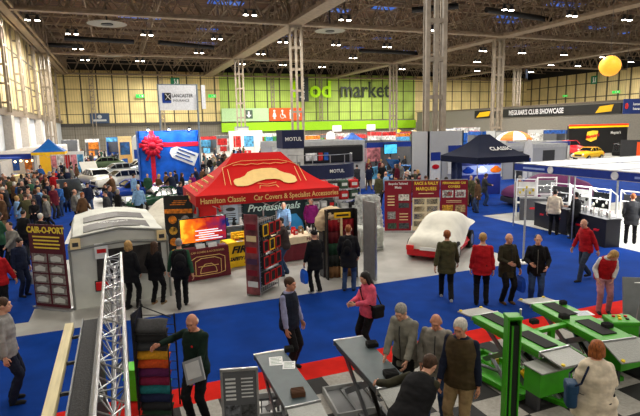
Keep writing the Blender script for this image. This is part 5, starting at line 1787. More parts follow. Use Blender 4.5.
def car(label, loc, rz, paint, L_=4.1, W_=1.66, H_=1.4, open_hood=False, stripes=None, style='saloon', soft=None, name='car'):
    t = thing(name, label, 'car', (loc[0], loc[1], 0), rz)
    FOOT.append((loc[0], loc[1], rz, L_ / 2 + .35, W_ / 2 + .35))
    # lower body: lofted sections along x (front is -x)
    if style == 'sports':
        sec = [(-.50, .30, .42), (-.48, .24, .52), (-.40, .20, .60), (-.20, .19, .66), (-.08, .19, .68), (.2, .19, .68), (.38, .2, .68), (.47, .24, .60), (.5, .32, .5)]
        cab = [(-.12, .66, .80), (-.03, .66, 1.0), (.12, .66, 1.0), (.26, .66, .76)]
    else:
        sec = [(-.50, .32, .50), (-.485, .22, .62), (-.40, .18, .68), (-.2, .18, .74), (-.1, .18, .76), (.25, .18, .76), (.4, .2, .76), (.485, .24, .70), (.5, .34, .56)]
        cab = [(-.17, .74, .80), (-.06, .74, 1.0), (.22, .74, 1.0), (.36, .74, .78)]
    rows = []
    for x, z0, z1 in sec:
        z0 *= H_; z1 *= H_
        w = W_ / 2 * (.86 if abs(x) > .48 else .95 if abs(x) > .39 else 1)
        rows.append([(x * L_, -w * .9, z0), (x * L_, -w, z0 + (z1 - z0) * .35), (x * L_, -w * .97, z0 + (z1 - z0) * .8), (x * L_, -w * .82, z1), (x * L_, 0, z1 + .03), (x * L_, w * .82, z1), (x * L_, w * .97, z0 + (z1 - z0) * .8), (x * L_, w, z0 + (z1 - z0) * .35), (x * L_, w * .9, z0)])
    m = MB(); V = m.grid(rows, closed=True); m.bm.faces.new(V[0]); m.bm.faces.new(V[-1][::-1])
    b = m.build('body', paint, t, smooth=True, subsurf=1)
    # greenhouse
    rows = []
    for x, z0, z1 in cab:
        z0 *= H_; z1 *= H_
        w = W_ / 2 * .84
        wt = W_ / 2 * (.66 if z1 > .9 * H_ else .8)
        rows.append([(x * L_, -w, z0), (x * L_, -wt, z1), (x * L_, wt, z1), (x * L_, w, z0)])
    m = MB(); V = m.grid(rows); m.bm.faces.new(V[0]); m.bm.faces.new(V[-1][::-1])
    m.build('windows', GLASS, t, bevel=.02)
    r0, r1 = cab[1], cab[2]
    m = MB(); m.box(r0[0] * L_ - .03, r1[0] * L_ + .03, -W_ * .335, W_ * .335, H_ * .985, H_ * 1.02)
    m.build('roof', soft or paint, t, bevel=.02)
    m = MB()
    for s in (-1, 1):
        for i in range(3):
            a_, b_ = rows[i], rows[i + 1]
            k_ = 1 if s < 0 else 2
            m.bar(a_[k_], b_[k_], .035, 6)
        m.bar(rows[1][0 if s < 0 else 3], rows[1][1 if s < 0 else 2], .03, 6); m.bar(rows[2][0 if s < 0 else 3], rows[2][1 if s < 0 else 2], .035, 6)
        mx = (Vector(rows[1][0]) + Vector(rows[2][0])) / 2; mt = (Vector(rows[1][1]) + Vector(rows[2][1])) / 2
        m.bar((mx.x, s * abs(mx.y), mx.z), (mt.x, s * abs(mt.y), mt.z), .03, 6)
    m.build('pillar', paint, t)
    for sx in (-.31, .31):
        for s in (-1, 1):
            m = MB(); m.bar((sx * L_, s * (W_ / 2 - .2), .30), (sx * L_, s * (W_ / 2 + .01), .30), .30, 20); w_ = m.build('wheel', RUBBER, t)
            m = MB(); m.bar((sx * L_, s * (W_ / 2 - .05), .30), (sx * L_, s * (W_ / 2 + .02), .30), .17, 14); m.build('hub', ALU, w_)
    for s in (-1, 1):
        m = MB(); m.bar((-L_ * .49, s * W_ * .33, H_ * .52), (-L_ * .505, s * W_ * .33, H_ * .52), .10, 14); m.build('headlamp', mat('lamp_glass', C(230, 234, 236), .2), t)
        boxo('tail_lamp', L_ * .485, L_ * .505, s * W_ * .36 - .12, s * W_ * .36 + .12, H_ * .46, H_ * .56, mat('lamp_red', C(220, 30, 30), .3), t)
    m = MB(); m.box(-L_ * .52, -L_ * .49, -W_ * .44, W_ * .44, H_ * .27, H_ * .34); m.box(L_ * .49, L_ * .515, -W_ * .44, W_ * .44, H_ * .30, H_ * .37); m.build('bumper', CHROME, t)
    boxo('grille', -L_ * .508, -L_ * .49, -W_ * .24, W_ * .24, H_ * .38, H_ * .52, BLACK, t)
    if open_hood:
        M4 = Matrix.Translation((-L_ * .19, 0, H_ * .76)) @ Matrix.Rotation(R(48), 4, 'Y')
        m = MB(); m.box(-L_ * .27, 0, -W_ * .38, W_ * .38, -.02, .02, M4); m.build('bonnet', paint, t, bevel=.02)
        boxo('engine', -L_ * .42, -L_ * .2, -W_ * .3, W_ * .3, H_ * .72, H_ * .79, DGREY, t, bevel=.03)
    if stripes:
        m = MB()
        for s in (-.18, .18):
            m.box(-L_ * .46, -L_ * .14, s - .06, s + .06, H_ * .765, H_ * .785); m.box(r0[0] * L_, r1[0] * L_, s - .06, s + .06, H_ * 1.02, H_ * 1.03)
        m.build('stripe', stripes, t)
    return t


P_white = mat('paint_white', C(226, 224, 214), .25, var=.03)
P_grey = mat('paint_silver', C(150, 156, 158), .3, metal=.4)
P_green = mat('paint_green', C(16, 62, 40), .25, var=.05)
P_lgreen = mat('paint_sage', C(74, 92, 62), .35)
P_blue = mat('paint_blue', C(20, 62, 160), .25)
P_dk = mat('paint_black', C(22, 26, 28), .25)
P_yel = mat('paint_yellow', C(240, 190, 20), .3)
P_red = mat('car_red', C(206, 20, 34), .3)
P_mblue = mat('paint_metal_blue', C(18, 110, 190), .25, metal=.3)
for (lab, px, py, a, p_, kw) in (
        ('dark green open sports car next to the long pale covered car', 160, 208, 18, P_green, dict(style='sports', H_=1.2, soft=P_dk)),
        ('royal blue sports car behind the dark green one', 131, 199, 14, P_blue, dict(style='sports', H_=1.2, L_=4.0)),
        ('white saloon with its dark windows, behind the royal blue car', 122, 189, 22, P_white, dict()),
        ('white saloon car with raised bonnet beside the crowd', 96, 187, -70, P_white, dict(open_hood=True, L_=4.3)),
        ('white hatchback with black stripes beside the bow wall', 140, 175, 12, P_white, dict(stripes=P_dk, L_=3.8)),
        ('dark green saloon behind the white cars', 104, 170, 10, P_lgreen, dict(L_=4.4, soft=P_dk)),
        ('pale silver saloon parked behind the white saloon', 118, 179, 15, P_grey, dict(L_=4.2)),
        ('silver engined kit car with raised bonnet at the aisle edge', 74, 203, 86, P_grey, dict(style='sports', H_=1.1, L_=3.8, open_hood=True)),
        ('black saloon parked far back near the blue arch', 122, 162, 20, P_dk, dict()),
):
    c_ = G(px, py)
    car(lab.replace('nearest', 'next to'), c_, R(a), p_, **kw)


def booth(name, label, x0, x1, y0, y1, h, wall, fascia=None, fh=.35, open_front=True, cat='exhibition stand', roof=None, poster=None, facing='y', floor=None):
    """open fronted stand: rear and side walls, fascia board, posts; front faces -Y (or -X)"""
    t = thing(name, label, cat, ((x0 + x1) / 2, (y0 + y1) / 2, 0), 0)
    hx, hy = (x1 - x0) / 2, (y1 - y0) / 2
    if 'car' not in label:
        FOOT.append(((x0 + x1) / 2, (y0 + y1) / 2, 0, hx + .1, hy + .1))
    boxo('rear_wall', -hx, hx, hy - .06, hy, 0, h, wall, t)
    boxo('side_wall', hx - .06, hx, -hy, hy, 0, h, wall, t)
    if facing == 'y':
        boxo('side_wall', -hx, -hx + .06, -hy * .2, hy, 0, h, wall, t)
    if fascia:
        boxo('fascia', -hx, hx, -hy - .03, -hy + .02, h - fh, h, fascia, t)
        boxo('fascia', -hx - .03, -hx + .02, -hy, hy, h - fh, h, fascia, t)
    for sx, sy in ((-1, -1), (1, -1), (-1, 1)):
        boxo('post', sx * hx - .03, sx * hx + .03, sy * hy - .03, sy * hy + .03, 0, h, ALU, t)
    if roof:
        boxo('roof_panel', -hx, hx, -hy, hy, h, h + .04, roof, t)
    if poster:
        n = max(1, int((x1 - x0) / 1.6))
        for k in range(n):
            xa = -hx + (k + .12) * (2 * hx) / n
            xb = -hx + (k + .88) * (2 * hx) / n
            boxo('poster', xa, xb, hy - .09, hy - .06, h * .35, h * .8, poster[k % len(poster)], t)
        boxo('counter', -hx * .6, hx * .2, -hy * .7, -hy * .7 + .5, 0, .95, poster[0], t)
    return t


POS = [mat('poster_%s' % n_, c_, .5, var=.35, scale=3, emit=.0) for n_, c_ in (('blue', C(30, 90, 180)), ('red', C(200, 40, 40)), ('sky', C(90, 170, 220)), ('orange', C(236, 130, 40)), ('white', C(230, 230, 228)), ('pink', C(226, 140, 150)), ('dark', C(40, 40, 48)), ('green', C(80, 160, 70)), ('yellow', C(244, 200, 50)))]

# ---- bow stand
t = thing('gift_wall', 'tall blue display wall with red ribbon bow and white gift tag', 'exhibition stand', (3.5, 38.3, 0), 0)
GB = mat('gift_blue', C(10, 92, 200), .5, var=.2, scale=1.2)
RB = mat('ribbon_red', C(206, 22, 50), .45)
boxo('wall', -2.05, 2.05, -.06, .1, 0, 4.25, GB, t)
boxo('side_wall', 2.0, 2.1, -.06, 3.2, 0, 4.25, GB, t); boxo('side_wall', -2.1, -2.0, -.06, 3.2, 0, 4.25, GB, t)
boxo('ribbon', -2.05, 2.05, -.09, -.06, 3.1, 3.42, RB, t); boxo('ribbon', -1.32, -1.02, -.09, -.06, 0, 4.25, RB, t)
m = MB()
for k in range(14):
    a_ = k * 2 * PI / 14
    m.ball((-1.17 + .48 * math.cos(a_), -.2, 3.25 + .48 * math.sin(a_)), .30, .14, .16, n=10, M=Matrix.Rotation(-a_, 4, 'Y'))
m.ball((-1.17, -.3, 3.25), .25, .2, .25); m.bar((-1.2, -.15, 3.1), (-1.6, -.15, 2.2), .12); m.bar((-1.1, -.15, 3.1), (-.7, -.15, 2.3), .12)
m.build('bow', RB, t, smooth=True)
m = MB(); MT = Matrix.Rotation(R(24), 4, 'Y')
m.bm.faces.new([m.bm.verts.new(MT @ Vector(p)) for p in ((-.2, -.12, 3.2), (.1, -.12, 3.45), (1.75, -.12, 3.55), (1.75, -.12, 2.6), (.1, -.12, 2.6), (-.2, -.12, 2.85))])
for v_ in m.bm.verts: v_.co += Vector((-1.0, 0, .0))
m.build('tag', WHITE, t, solid=.03)
m = MB(); [m.box(.25, 1.55 - .3 * (k % 2), -.18, -.15, 3.3 - .26 * k, 3.38 - .26 * k, Matrix.Translation((-1.0, 0, 0)) @ MT) for k in range(3)]; m.ball((-.85, -.16, 3.25), .06, .02, .06); m.build('tag_print', POS[0], t)
sp_e = mat('spot_white', (1, 1, 1), .3, emit=14, var=0)
for k in range(3):
    m = MB(); m.bar((-1.4 + 1.4 * k, -.55, 4.4), (-1.4 + 1.4 * k, 0, 4.3), .03); m.bar((-1.4 + 1.4 * k, -.66, 4.42), (-1.4 + 1.4 * k, -.5, 4.36), .09, 12); a_ = m.build('spot_arm', BLACK, t)
    m = MB(); m.ball((-1.4 + 1.4 * k, -.6, 4.33), .07); m.build('bulb', sp_e, a_)
    area(2.1 + 1.4 * k, 37.5, 4.35, 55, .15, (.85, .93, 1), 'gift_wall_spot', rot=(R(38), 0, 0))
for k, (dx, dy) in enumerate(((-.9, -2.2), (.9, -2.6), (.2, -4.2), (2.3, -3.6))):
    q = thing('round_table', 'round table under a white cloth before the bow wall', 'table', (3.5 + dx, 38.3 + dy, 0), 0, 'white cloth tables before the bow wall')
    m = MB(); m.cyl(0, 0, 0, .72, .52, 24, .45); m.cyl(0, 0, .72, .76, .5, 24); m.build('cloth', WHITE, q)
    m = MB(); m.cyl(0, 0, .76, .92, .05, 10); m.build('centrepiece', POS[0], q)

# feather flags
def flag(label, x, y, h, m_, lean=0, w_=.7):
    q = thing('feather_flag', label, 'flag', (x, y, 0), lean)
    mm = MB(); mm.tube([(0, 0, 0), (0, 0, h * .8), (.12 * w_, 0, h * .93), (.5 * w_, 0, h)], .025, 6); mm.build('pole', ALU, q)
    mm = MB(); mm.bm.faces.new([mm.bm.verts.new(p) for p in ((.02, 0, .5), (w_, 0, .7), (w_, 0, h * .8), (w_ * .85, 0, h * .93), (w_ * .5, 0, h), (.14 * w_, 0, h * .93), (.02, 0, h * .8))]); mm.build('sail', m_, q, solid=.012)
    mm = MB(); mm.box(.15, w_ * .8, -.015, .015, h * .35, h * .6); mm.build('print', BLUE, q)
    boxo('base', -.25, .25, -.25, .25, 0, .05, DGREY, q)
    return q


for lab, px, py, y, h, m_, w_ in (('white feather flag beside the bow wall', 133, 160, 57, 3.9, WHITE, 1.0), ('white and blue feather flag, second beside the bow wall', 138, 160, 54, 3.6, POS[2], .9), ('tall white flag with red print beyond the dark gazebo', 523, 165, 27, 3.2, WHITE, .8),
                           ('cream feather flag near the blue tent of the food market', 411, 128, 66, 3.6, CREAM, 1.2), ('blue feather flag beside the cream one', 418, 128, 64, 3.2, POS[0], 1.2), ('white feather flag at the far end beside the blue canopy', 326, 130, 76, 3.6, WHITE, 1.6)):
    x_, z_ = onY(px, py, y)
    flag(lab, x_, y, h, m_, 0, w_)

# ---- left shell stalls
stall_w = mat('stall_white', C(206, 200, 190), .6)
warm = mat('warm_bulb', (1, .72, .35), .4, emit=9, var=0)
BF = mat('fascia_blue', C(18, 50, 140), .5, var=.05)
sl = ['stall with blue fascia nearest the front of the left aisle', 'stall with blue fascia and yellow banner', 'stall with blue fascia behind the yellow banner', 'stall with blue fascia beside the small blue tent', 'stall with blue fascia at the far end of the row']
for k in range(5):
    y0_ = 47.5 + k * 6.4
    t = booth('market_stall', sl[k].replace('nearest', 'next to').replace(' left', ''), -10.0, -6.4, y0_, y0_ + 6.2, 2.62, stall_w, BF, .42, poster=[POS[(k * 2) % 9], POS[(k * 3 + 3) % 9], POS[5]])
    m = MB()
    for q_ in range(9):
        m.ball((-1.7 + .42 * q_, -2.7, 2.05 - .06 * (q_ % 2)), .085, n=8)
        m.ball((1.6, -2.4 + .6 * q_, 2.02 - .06 * (q_ % 2)), .085, n=8)
    m.build('bulb', warm, t)
    m = MB(); m.bar((-1.8, -2.7, 2.15), (1.8, -2.7, 2.15), .012); m.build('cable', BLACK, t)
    m = MB(); [m.box(-1.7 + .9 * q_, -1.0 + .9 * q_, -2.9, -2.2, 0, .9) for q_ in range(4)]; m.build('counter_front', CREAM, t)
    for j in range(7):
        m = MB(); m.box(-1.75, 1.75, -2.9 + j * .9, -2.86 + j * .9, 2.64, 2.68)
        m.build('roof_batten', WHITE, t)
    area(-8.2, y0_ + .8, 2.4, 190, 1.8, (1, .72, .38), 'stall_warm_light')
for k, (y_, z_) in enumerate(((20.0, 2.1), (25, 2.1), (30, 2.2), (36, 2.3), (41.5, 2.3))):
    t = booth('market_stall', ('%s stall of the row along the pale wall, ' % ('first', 'second', 'third', 'fourth', 'fifth')[k]) + ('navy cloth front', 'maroon cloth front', 'white netting roof', 'cream roof netting', 'lit with warm bulbs')[k], -10.2, -7.7, y_, y_ + 4.6, z_, stall_w, BF if k > 1 else (NAVY, MAROON)[k], .3, poster=[POS[(k * 2 + 1) % 9], POS[(k + 3) % 9]])
    m = MB(); [m.ball((-1.1 + .42 * q_, -2.1, z_ - .4), .06, n=8) for q_ in range(6)]; m.build('bulb', warm, t)
    area(-9, y_ + 1.2, z_ - .1, 95, 1.2, (1, .75, .42), 'stall_warm_light')
q = thing('hanging_banner', 'plain yellow banner hanging at the stall row', 'banner', (-6.0, 51, 0), R(10))
boxo('cloth', -.45, .45, -.02, .02, .6, 2.35, mat('banner_gold', C(250, 190, 40), .6, emit=.15), q); m = MB(); m.bar((-.5, 0, 0), (-.5, 0, 2.4), .025); m.bar((.5, 0, 0), (.5, 0, 2.4), .025); m.bar((-.5, 0, 2.38), (.5, 0, 2.38), .025); m.build('frame', ALU, q)
x_, z_ = onY(49, 148, 47)
tg = gazebo('gazebo', 'small blue canopy with yellow edge over the stalls', x_ - 1.2, x_ + 1.2, 46, 48.4, 2.75, 3.75, .05, .22, mat('canopy_blue', C(10, 96, 180), .6), YELLOW, sag=.05)
q = thing('poster_wall', 'white and pink poster wall standing at the end of the stalls', 'display wall', (-4.4, 53, 0), R(14))
boxo('panel', -1.5, 1.5, -.05, .05, 0, 2.5, WHITE, q)
for k in range(5):
    boxo('poster', -1.4 + .57 * k, -.9 + .57 * k, -.07, -.05, .5, 2.2, POS[(5, 4, 1, 5, 2)[k]], q)

# ---- navy and silver round stand
SV = mat('shell_silver', C(190, 192, 192), .45)
t = thing('stand_tower', 'square tower with navy head and white printed sides', 'stand tower', (9.45, 28.6, 0), 0)
boxo('shaft', -.62, .62, -.55, .55, 0, 3.1, mat('tower_print', C(200, 200, 198), .5, var=.12, scale=2), t)
boxo('head', -.66, .66, -.58, .58, 3.1, 4.15, NAVY, t)
text('lettering', 'MOTUL', .3, WHITE, t, (0, -.6, 3.62), bold=.005); t.children[-1]['label'] = 'white letters'
m = MB(); [m.box(-.4 + .3 * (k % 3), -.2 + .3 * (k % 3), -.57, -.55, 1.1 + .5 * (k // 3), 1.3 + .5 * (k // 3)) for k in range(9)]; m.build('picture', MGREY, t)
t = thing('curved_stand', 'curved low walled stand with navy rim and wheel pictures', 'exhibition stand', (10.9, 27.6, 0), 0)
n = 24
def arc(k, r): return (r * math.cos(PI * (1 + k / n)), r * .8 * math.sin(PI * (1 + k / n)))
m = MB(); m.grid([[(*arc(k, 1.95), z_) for k in range(n + 1)] for z_ in (0, 1.42)]); m.build('wall', mat('stand_white', C(204, 204, 200), .5, var=.2, scale=1), t, solid=.05)
m = MB(); m.grid([[(*arc(k, 2.0), z_) for k in range(n + 1)] for z_ in (1.42, 2.2)]); m.build('rim', NAVY, t, solid=.06)
text('lettering', 'MOTUL', .26, WHITE, t, (.35, -1.66, 1.85), bold=.004)
for k in (13, 17):
    p = arc(k, 2.03)
    for rr in (.44, .3):
        m = MB()
        for j in range(16):
            a0, a1 = j * PI / 8, (j + 1) * PI / 8
            m.bar((p[0] + rr * math.cos(a0), p[1] - .02, .75 + rr * math.sin(a0)), (p[0] + rr * math.cos(a1), p[1] - .02, .75 + rr * math.sin(a1)), .03, 4)
        m.build('wheel_picture', MGREY, t)
m = MB()
for k in range(0, n + 1, 4):
    p = arc(k, 1.93); m.bar((*p, 2.2), (*p, 2.75), .025, 6)
for k in range(n):
    m.bar((*arc(k, 1.93), 2.75), (*arc(k + 1, 1.93), 2.75), .02, 6)
m.build('railing', ALU, t)
q = thing('video_wall', 'long rounded black screen showing a white car', 'screen', (13.4, 31.5, 0), 0)
boxo('screen', -2.5, 2.2, -.1, .1, 1.9, 3.05, BLACK, q, bevel=.2, loc=None)
for (a_, b_, mm) in ((-2.0, -1.2, POS[4]), (-1.1, -.8, POS[1]), (-.7, -.4, POS[0])):
    boxo('picture', a_, b_, -.13, -.1, 2.1, 2.6, mm, q, bevel=.04)
boxo('housing', -2.7, 2.4, .1, .3, 0, 3.35, SV, q)
booth('white_stand', 'white walled stand behind the long black screen', 10.2, 16.2, 33, 38, 3.3, SV, SV, .3, poster=[POS[4], POS[6]])
# left wing of the navy stand, behind the gazebo roof
q = thing('navy_partition', 'navy partition panel right behind the red gazebo', 'partition', (7.9, 25.8, 0), 0)
boxo('panel', -1.5, 1.5, -.05, .05, 0, 1.7, NAVY, q); boxo('rail', -1.52, 1.52, -.07, .07, 1.7, 1.76, ALU, q)

# ---- blue car stand
x0_, z0_ = onY(366, 146, 36); x1_, z1_ = onY(418, 143, 36)
t = booth('car_stand', 'open stand with slim blue fascia around a bright blue car', x0_, x1_, 36, 42, (z0_ + z1_) / 2 + .2, POS[6], BF, .4, poster=[POS[2], POS[5], POS[8]])
car('bright metallic blue sports car on the slim fascia stand', G(407, 183), R(15), P_mblue, style='sports', L_=4.3, H_=1.3, open_hood=True)
x_, z_ = onY(391, 149, 35.6)
q = thing('tv_screen', 'lit sky blue screen above the bright blue car', 'television', (x_, 35.7, 0), 0)
boxo('bezel', -.6, .6, -.04, .04, z_ - .4, z_ + .4, BLACK, q); boxo('picture', -.55, .55, -.06, -.04, z_ - .35, z_ + .35, mat('screen_sky', C(80, 200, 250), .3, emit=1.2, var=.2), q); boxo('post', -.04, .04, -.03, .03, 0, z_ - .4, BLACK, q)
q = thing('white_plinth', 'white plinth with papers beside the bright blue car', 'plinth', (*G(406, 186), 0), 0)
boxo('body', -.35, .35, -.3, .3, 0, .95, WHITE, q); boxo('top', -.38, .38, -.33, .33, .95, .99, LGREY, q)
# cladding round the pillar base
t = thing('pillar_cladding', 'tall pale grey boxed casing round the foot of the big pillar', 'casing', (20.3, 29.5, 0), 0)
m = MB(); m.box(-1.5, 1.25, -1.1, -1.0, 0, 3.85); m.box(-1.5, -1.4, -1.1, 1.0, 0, 3.85); m.box(1.15, 1.25, -1.1, 1.0, 0, 3.85); m.box(-1.5, 1.25, .9, 1.0, 0, 3.85); m.build('panel', mat('casing_grey', C(176, 178, 180), .5, var=.015), t)
for k, (xa, xb, za_, zb_) in enumerate(((-1.35, -.6, .6, 2.5), (.0, 1.2, 1.0, 2.9))):
    b_ = boxo('poster', xa, xb, -1.16, -1.11, za_, zb_, WHITE, t)
    boxo('poster_head', xa, xb, -1.18, -1.16, zb_ - .55, zb_, BF, b_); m = MB(); m.ball(((xa + xb) / 2, -1.19, (za_ + zb_) / 2), (xb - xa) * .38, .02, .16); m.build('car_picture', (P_red, mat('car_green_print', C(60, 150, 90), .4))[k], b_)
covered_car('low car under a bright blue cover beside the pillar casing', (*G(452, 203), 0), R(25), 4.2, 1.75, 1.25, mat('cover_blue', C(10, 110, 210), .6, bump=.2))

# ---- dark gazebo
NG = mat('gazebo_navy', C(20, 26, 48), .8, spec=.15)
gx0, gx1, gy0, gy1 = 18.1, 21.7, 22.6, 26.0
dg_ = gazebo('gazebo', 'dark navy gazebo lettered CLASSIC over picture panels', gx0, gx1, gy0, gy1, 2.45, 3.65, .35, .35, NG, NG, sag=.07)
text('lettering', 'CLASSIC', .40, WHITE, dg_, (.1, -1.28, 2.88), rot=(R(38), 0, R(0)), bold=.004)
q = thing('picture_panel', 'indigo panel with a blue car and orange car pictures, spotlit', 'display wall', (20.3, 25.0, 0), R(-8))
boxo('panel', -1.3, 1.3, -.05, .05, 0, 2.2, mat('panel_indigo', C(30, 44, 120), .5), q)
boxo('strip', -1.3, 1.3, -.07, -.05, 1.25, 1.8, mat('panel_pale', C(150, 160, 200), .5), q)
for (cx_, mm) in ((-.9, P_blue), (0, P_white), (.95, mat('paint_orange', C(240, 110, 20), .3))):
    m = MB(); m.ball((cx_, -.08, 1.5), .38, .03, .17, n=16); m.ball((cx_, -.09, 1.62), .2, .03, .14, n=14); m.build('car_picture', mm, q)
m = MB(); m.ball((.1, -.5, 2.25), .09); m.build('bulb', sp_e, q)
area(20.4, 23.9, 2.25, 60, .2, (.8, .88, 1), 'panel_spot', rot=(R(30), 0, 0))
for sx in (0,):
    q = thing('side_drape', 'dark drape hanging inside the dark gazebo', 'curtain', (19.0, 25.2, 0), 0)
    m = MB(); m.grid([[(-.7 + .1 * i, .06 * math.sin(i * 1.7), z_) for i in range(15)] for z_ in (.02, 2.2)]); m.build('cloth', NAVY, q, solid=.02, smooth=True)
    boxo('rail', -.72, .72, -.03, .03, 2.2, 2.24, ALU, q)
q = covered_car('low car under a purple cover beside the white display frames', (20.9, 20.4, 0), R(-14), 4.5, 1.9, 1.7, mat('cover_purple', C(104, 38, 88), .7, var=.08, bump=.2))

# ---- right stand with blue fascia
SX, SY0, SY1 = 15.2, 7.6, 16.6
t = thing('shell_stand', 'white shell scheme stand with blue fascia and pale roof panels', 'exhibition stand', (SX, SY1, 0), 0)
boxo('fascia', -.03, .03, SY0 - SY1, 0, 2.37, 2.64, BF, t)
boxo('fascia', 0, 9.5, -.03, .03, 2.37, 2.64, BF, t)
m = MB(); m.box(-.035, .035, SY0 - SY1, 0, 2.35, 2.37); m.box(-.035, .035, SY0 - SY1, 0, 2.64, 2.67); m.box(0, 9.5, -.035, .035, 2.64, 2.67); m.build('fascia_rail', ALU, t)
for (yy) in (-.02, -3.0, -6.0, SY0 - SY1 + .02):
    boxo('post', -.018, .018, yy - .018, yy + .018, 0, 2.4, ALU, t)
for xx in (3.0, 6.0, 9.5):
    boxo('post', xx - .03, xx + .03, -.03, .03, 0, 2.4, ALU, t)
for i in range(3):
    for j in range(4):
        m = MB(); n_ = 6
        x_a, y_a = .1 + i * 3.1, -8.8 + j * 2.2
        m.grid([[(x_a + 2.95 * u / n_, y_a + 2.05 * v / n_, 2.66 + .05 * math.sin(PI * u / n_) * math.sin(PI * v / n_)) for u in range(n_ + 1)] for v in range(n_ + 1)])
        m.build('roof_panel', mat('roof_fabric', C(226, 230, 236), .6, var=.03), t, solid=.01)
boxo('roof_beam', 0, 9.5, -4.5, -4.44, 2.56, 2.66, BF, t)
boxo('rear_wall', 9.4, 9.5, -9, 0, 0, 2.6, WHITE, t)
boxo('rear_wall', 3.1, 3.16, -9.0, -4.6, 0, 2.5, WHITE, t)
for k, yy in enumerate((-1.9, -4.6, -7.0)):
    m = MB()
    for j in range(16):
        a0, a1 = j * PI / 8, (j + 1) * PI / 8
        m.bar((-.05, yy + .12 * math.cos(a0), 2.5 + .12 * math.sin(a0)), (-.05, yy + .12 * math.cos(a1), 2.5 + .12 * math.sin(a1)), .02, 4)
    m.ball((-.04, yy, 2.5), .015, .11, .11, n=14)
    m.build('round_badge', PAPER, t)
for k, yy in enumerate((-1.0, -5.8)):
    boxo('name_strip', -.045, -.03, yy - .6, yy + .5, 2.46, 2.53, mat('strip_pale', C(150, 170, 220), .5), t)
# white illuminated wall panels with red script
for k in range(3):
    yy = 11.2 - k * 1.5
    q = thing('lit_panel', ('white wall panel with red script beside the bearded man', 'white wall panel with red script, middle of three', 'white wall panel with red script, last by the frame edge')[k], 'sign', (18.15, yy, 0), R(-90))
    boxo('panel', -.7, .7, -.04, .04, .4, 2.2, mat('lit_white', C(240, 240, 240), .5, emit=.5, var=.02), q); boxo('foot', -.6, .6, -.15, .04, 0, .4, WHITE, q)
    text('lettering', 'autoglym', .26, RED, q, (0, -.05, 1.55), shear=.3, bold=.006)
    boxo('pale_frame', -.62, .62, -.046, -.04, 1.2, 1.9, mat('frame_pale', C(206, 208, 210), .5), q)  # pale grey rectangle behind the lettering
area(16.9, 14.2, 2.33, 210, 1.6, (1, .98, .94), 'stand_fill'); area(16.9, 11.2, 2.33, 190, 1.6, (1, .98, .94), 'stand_fill'); area(19.6, 15.3, 2.33, 150, 1.8, (1, .98, .94), 'stand_fill')  # wide fill lights added to brighten the stand interior, no fittings built
# counters
CB = mat('counter_black', C(24, 24, 32), .45)
for k, (cx_, cy_, rz_, w_, d_, lab) in enumerate(((16.15, 15.3, -102, 2.1, .5, 'black counter with red script where the man in cream stands'), (15.68, 13.1, -102, 1.9, .55, 'long black counter with red script beside the man in red sweater'), (17.0, 17.4, -40, 1.05, .5, 'grey counter with a red logo beside white frames'), (18.1, 17.3, -40, 1.0, .5, 'dark grey counter half behind the grey one'))):
    q = thing('counter', lab, 'counter', (cx_, cy_, 0), R(rz_))
    boxo('body', -w_ / 2, w_ / 2, -d_ / 2, d_ / 2, 0, .96, CB if k < 2 else mat('counter_grey', C(84, 84, 88), .5), q)
    boxo('worktop', -w_ / 2 - .03, w_ / 2 + .03, -d_ / 2 - .03, d_ / 2 + .03, .96, 1.0, CB if k < 2 else MGREY, q, bevel=.006)
    for j in range(2 if k < 2 else 1):
        cx2 = -w_ / 4 + j * w_ / 2 if k < 2 else 0
        m = MB(); m.ball((cx2, -d_ / 2 - .006, .55), .14, .006, .045, n=14); m.bar((cx2 - .12, -d_ / 2 - .008, .51), (cx2 + .16, -d_ / 2 - .008, .6), .016, 4); m.build('logo', mat('logo_red', C(230, 20, 40), .4), q)
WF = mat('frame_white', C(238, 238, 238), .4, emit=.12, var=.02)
for k, (x_, y_, rz_, nm) in enumerate(((17.2, 16.1, -80, 'behind the man in cream'), (17.1, 15.0, -85, 'between the two men at the counter'), (17.0, 14.0, -90, 'over the long black counter'), (17.3, 18.1, -40, 'on the grey counter'), (18.6, 18.2, -30, 'beside the purple covered car'), (17.3, 12.9, -80, 'beside the bearded man'))):
    q = thing('sample_stand', 'white tubular display frame with part samples, ' + nm, 'display stand', (x_, y_, 0), R(rz_))
    m = MB()
    for sx in (-.42, .42):
        m.bar((sx, 0, 0), (sx, 0, 1.75), .028, 8); m.bar((sx, .4, 0), (sx, .4, 1.5), .022, 8)
        m.bar((sx, 0, 1.75), (sx, .4, 1.5), .024, 8)
    for z_ in (.95, 1.35, 1.73):
        m.bar((-.42, 0, z_), (.42, 0, z_), .024, 8)
    m.build('frame', WF, q)
    m = MB(); m.box(-.36, .36, .05, .09, 1.0, 1.6); m.build('sample_board', (DGREY, LGREY, P_dk, WHITE, MGREY, DGREY)[k], q)
    m = MB()
    for j in range(5):
        m.ball((-.28 + .14 * j, 0, 1.12 + .12 * (j % 3)), .05, .04, .07, n=8)
    m.build('sample', (CHROME, BLACK, P_white, POS[8], CHROME, BLACK)[k], q)
    m = MB(); m.box(-.44, .44, -.05, .45, .60, .64); m.build('shelf', WHITE, q)
for k in range(9):
    q = thing('polish_bottle', 'small pale bottle standing on the long black counter', 'bottle', (15.32 + .44 * (k - 4) * .46 * .95 * .5, 12.36 - (k - 4) * .19, 1.0), 0, 'bottles on the long black counter')
    q.location = Vector((15.68, 13.1, 1.0)) + Matrix.Rotation(R(-102), 3, 'Z') @ Vector((-.85 + .2 * k, .05 * (k % 2), 0))
    m = MB(); m.cyl(0, 0, 0, .16, .035, 12); m.cyl(0, 0, .16, .2, .034, 12, .014); m.build('body', (WHITE, LGREY, PAPER, CHROME)[k % 4], q); m = MB(); m.cyl(0, 0, .2, .23, .015, 8); m.build('cap', (RED, BLACK)[k % 2], q)

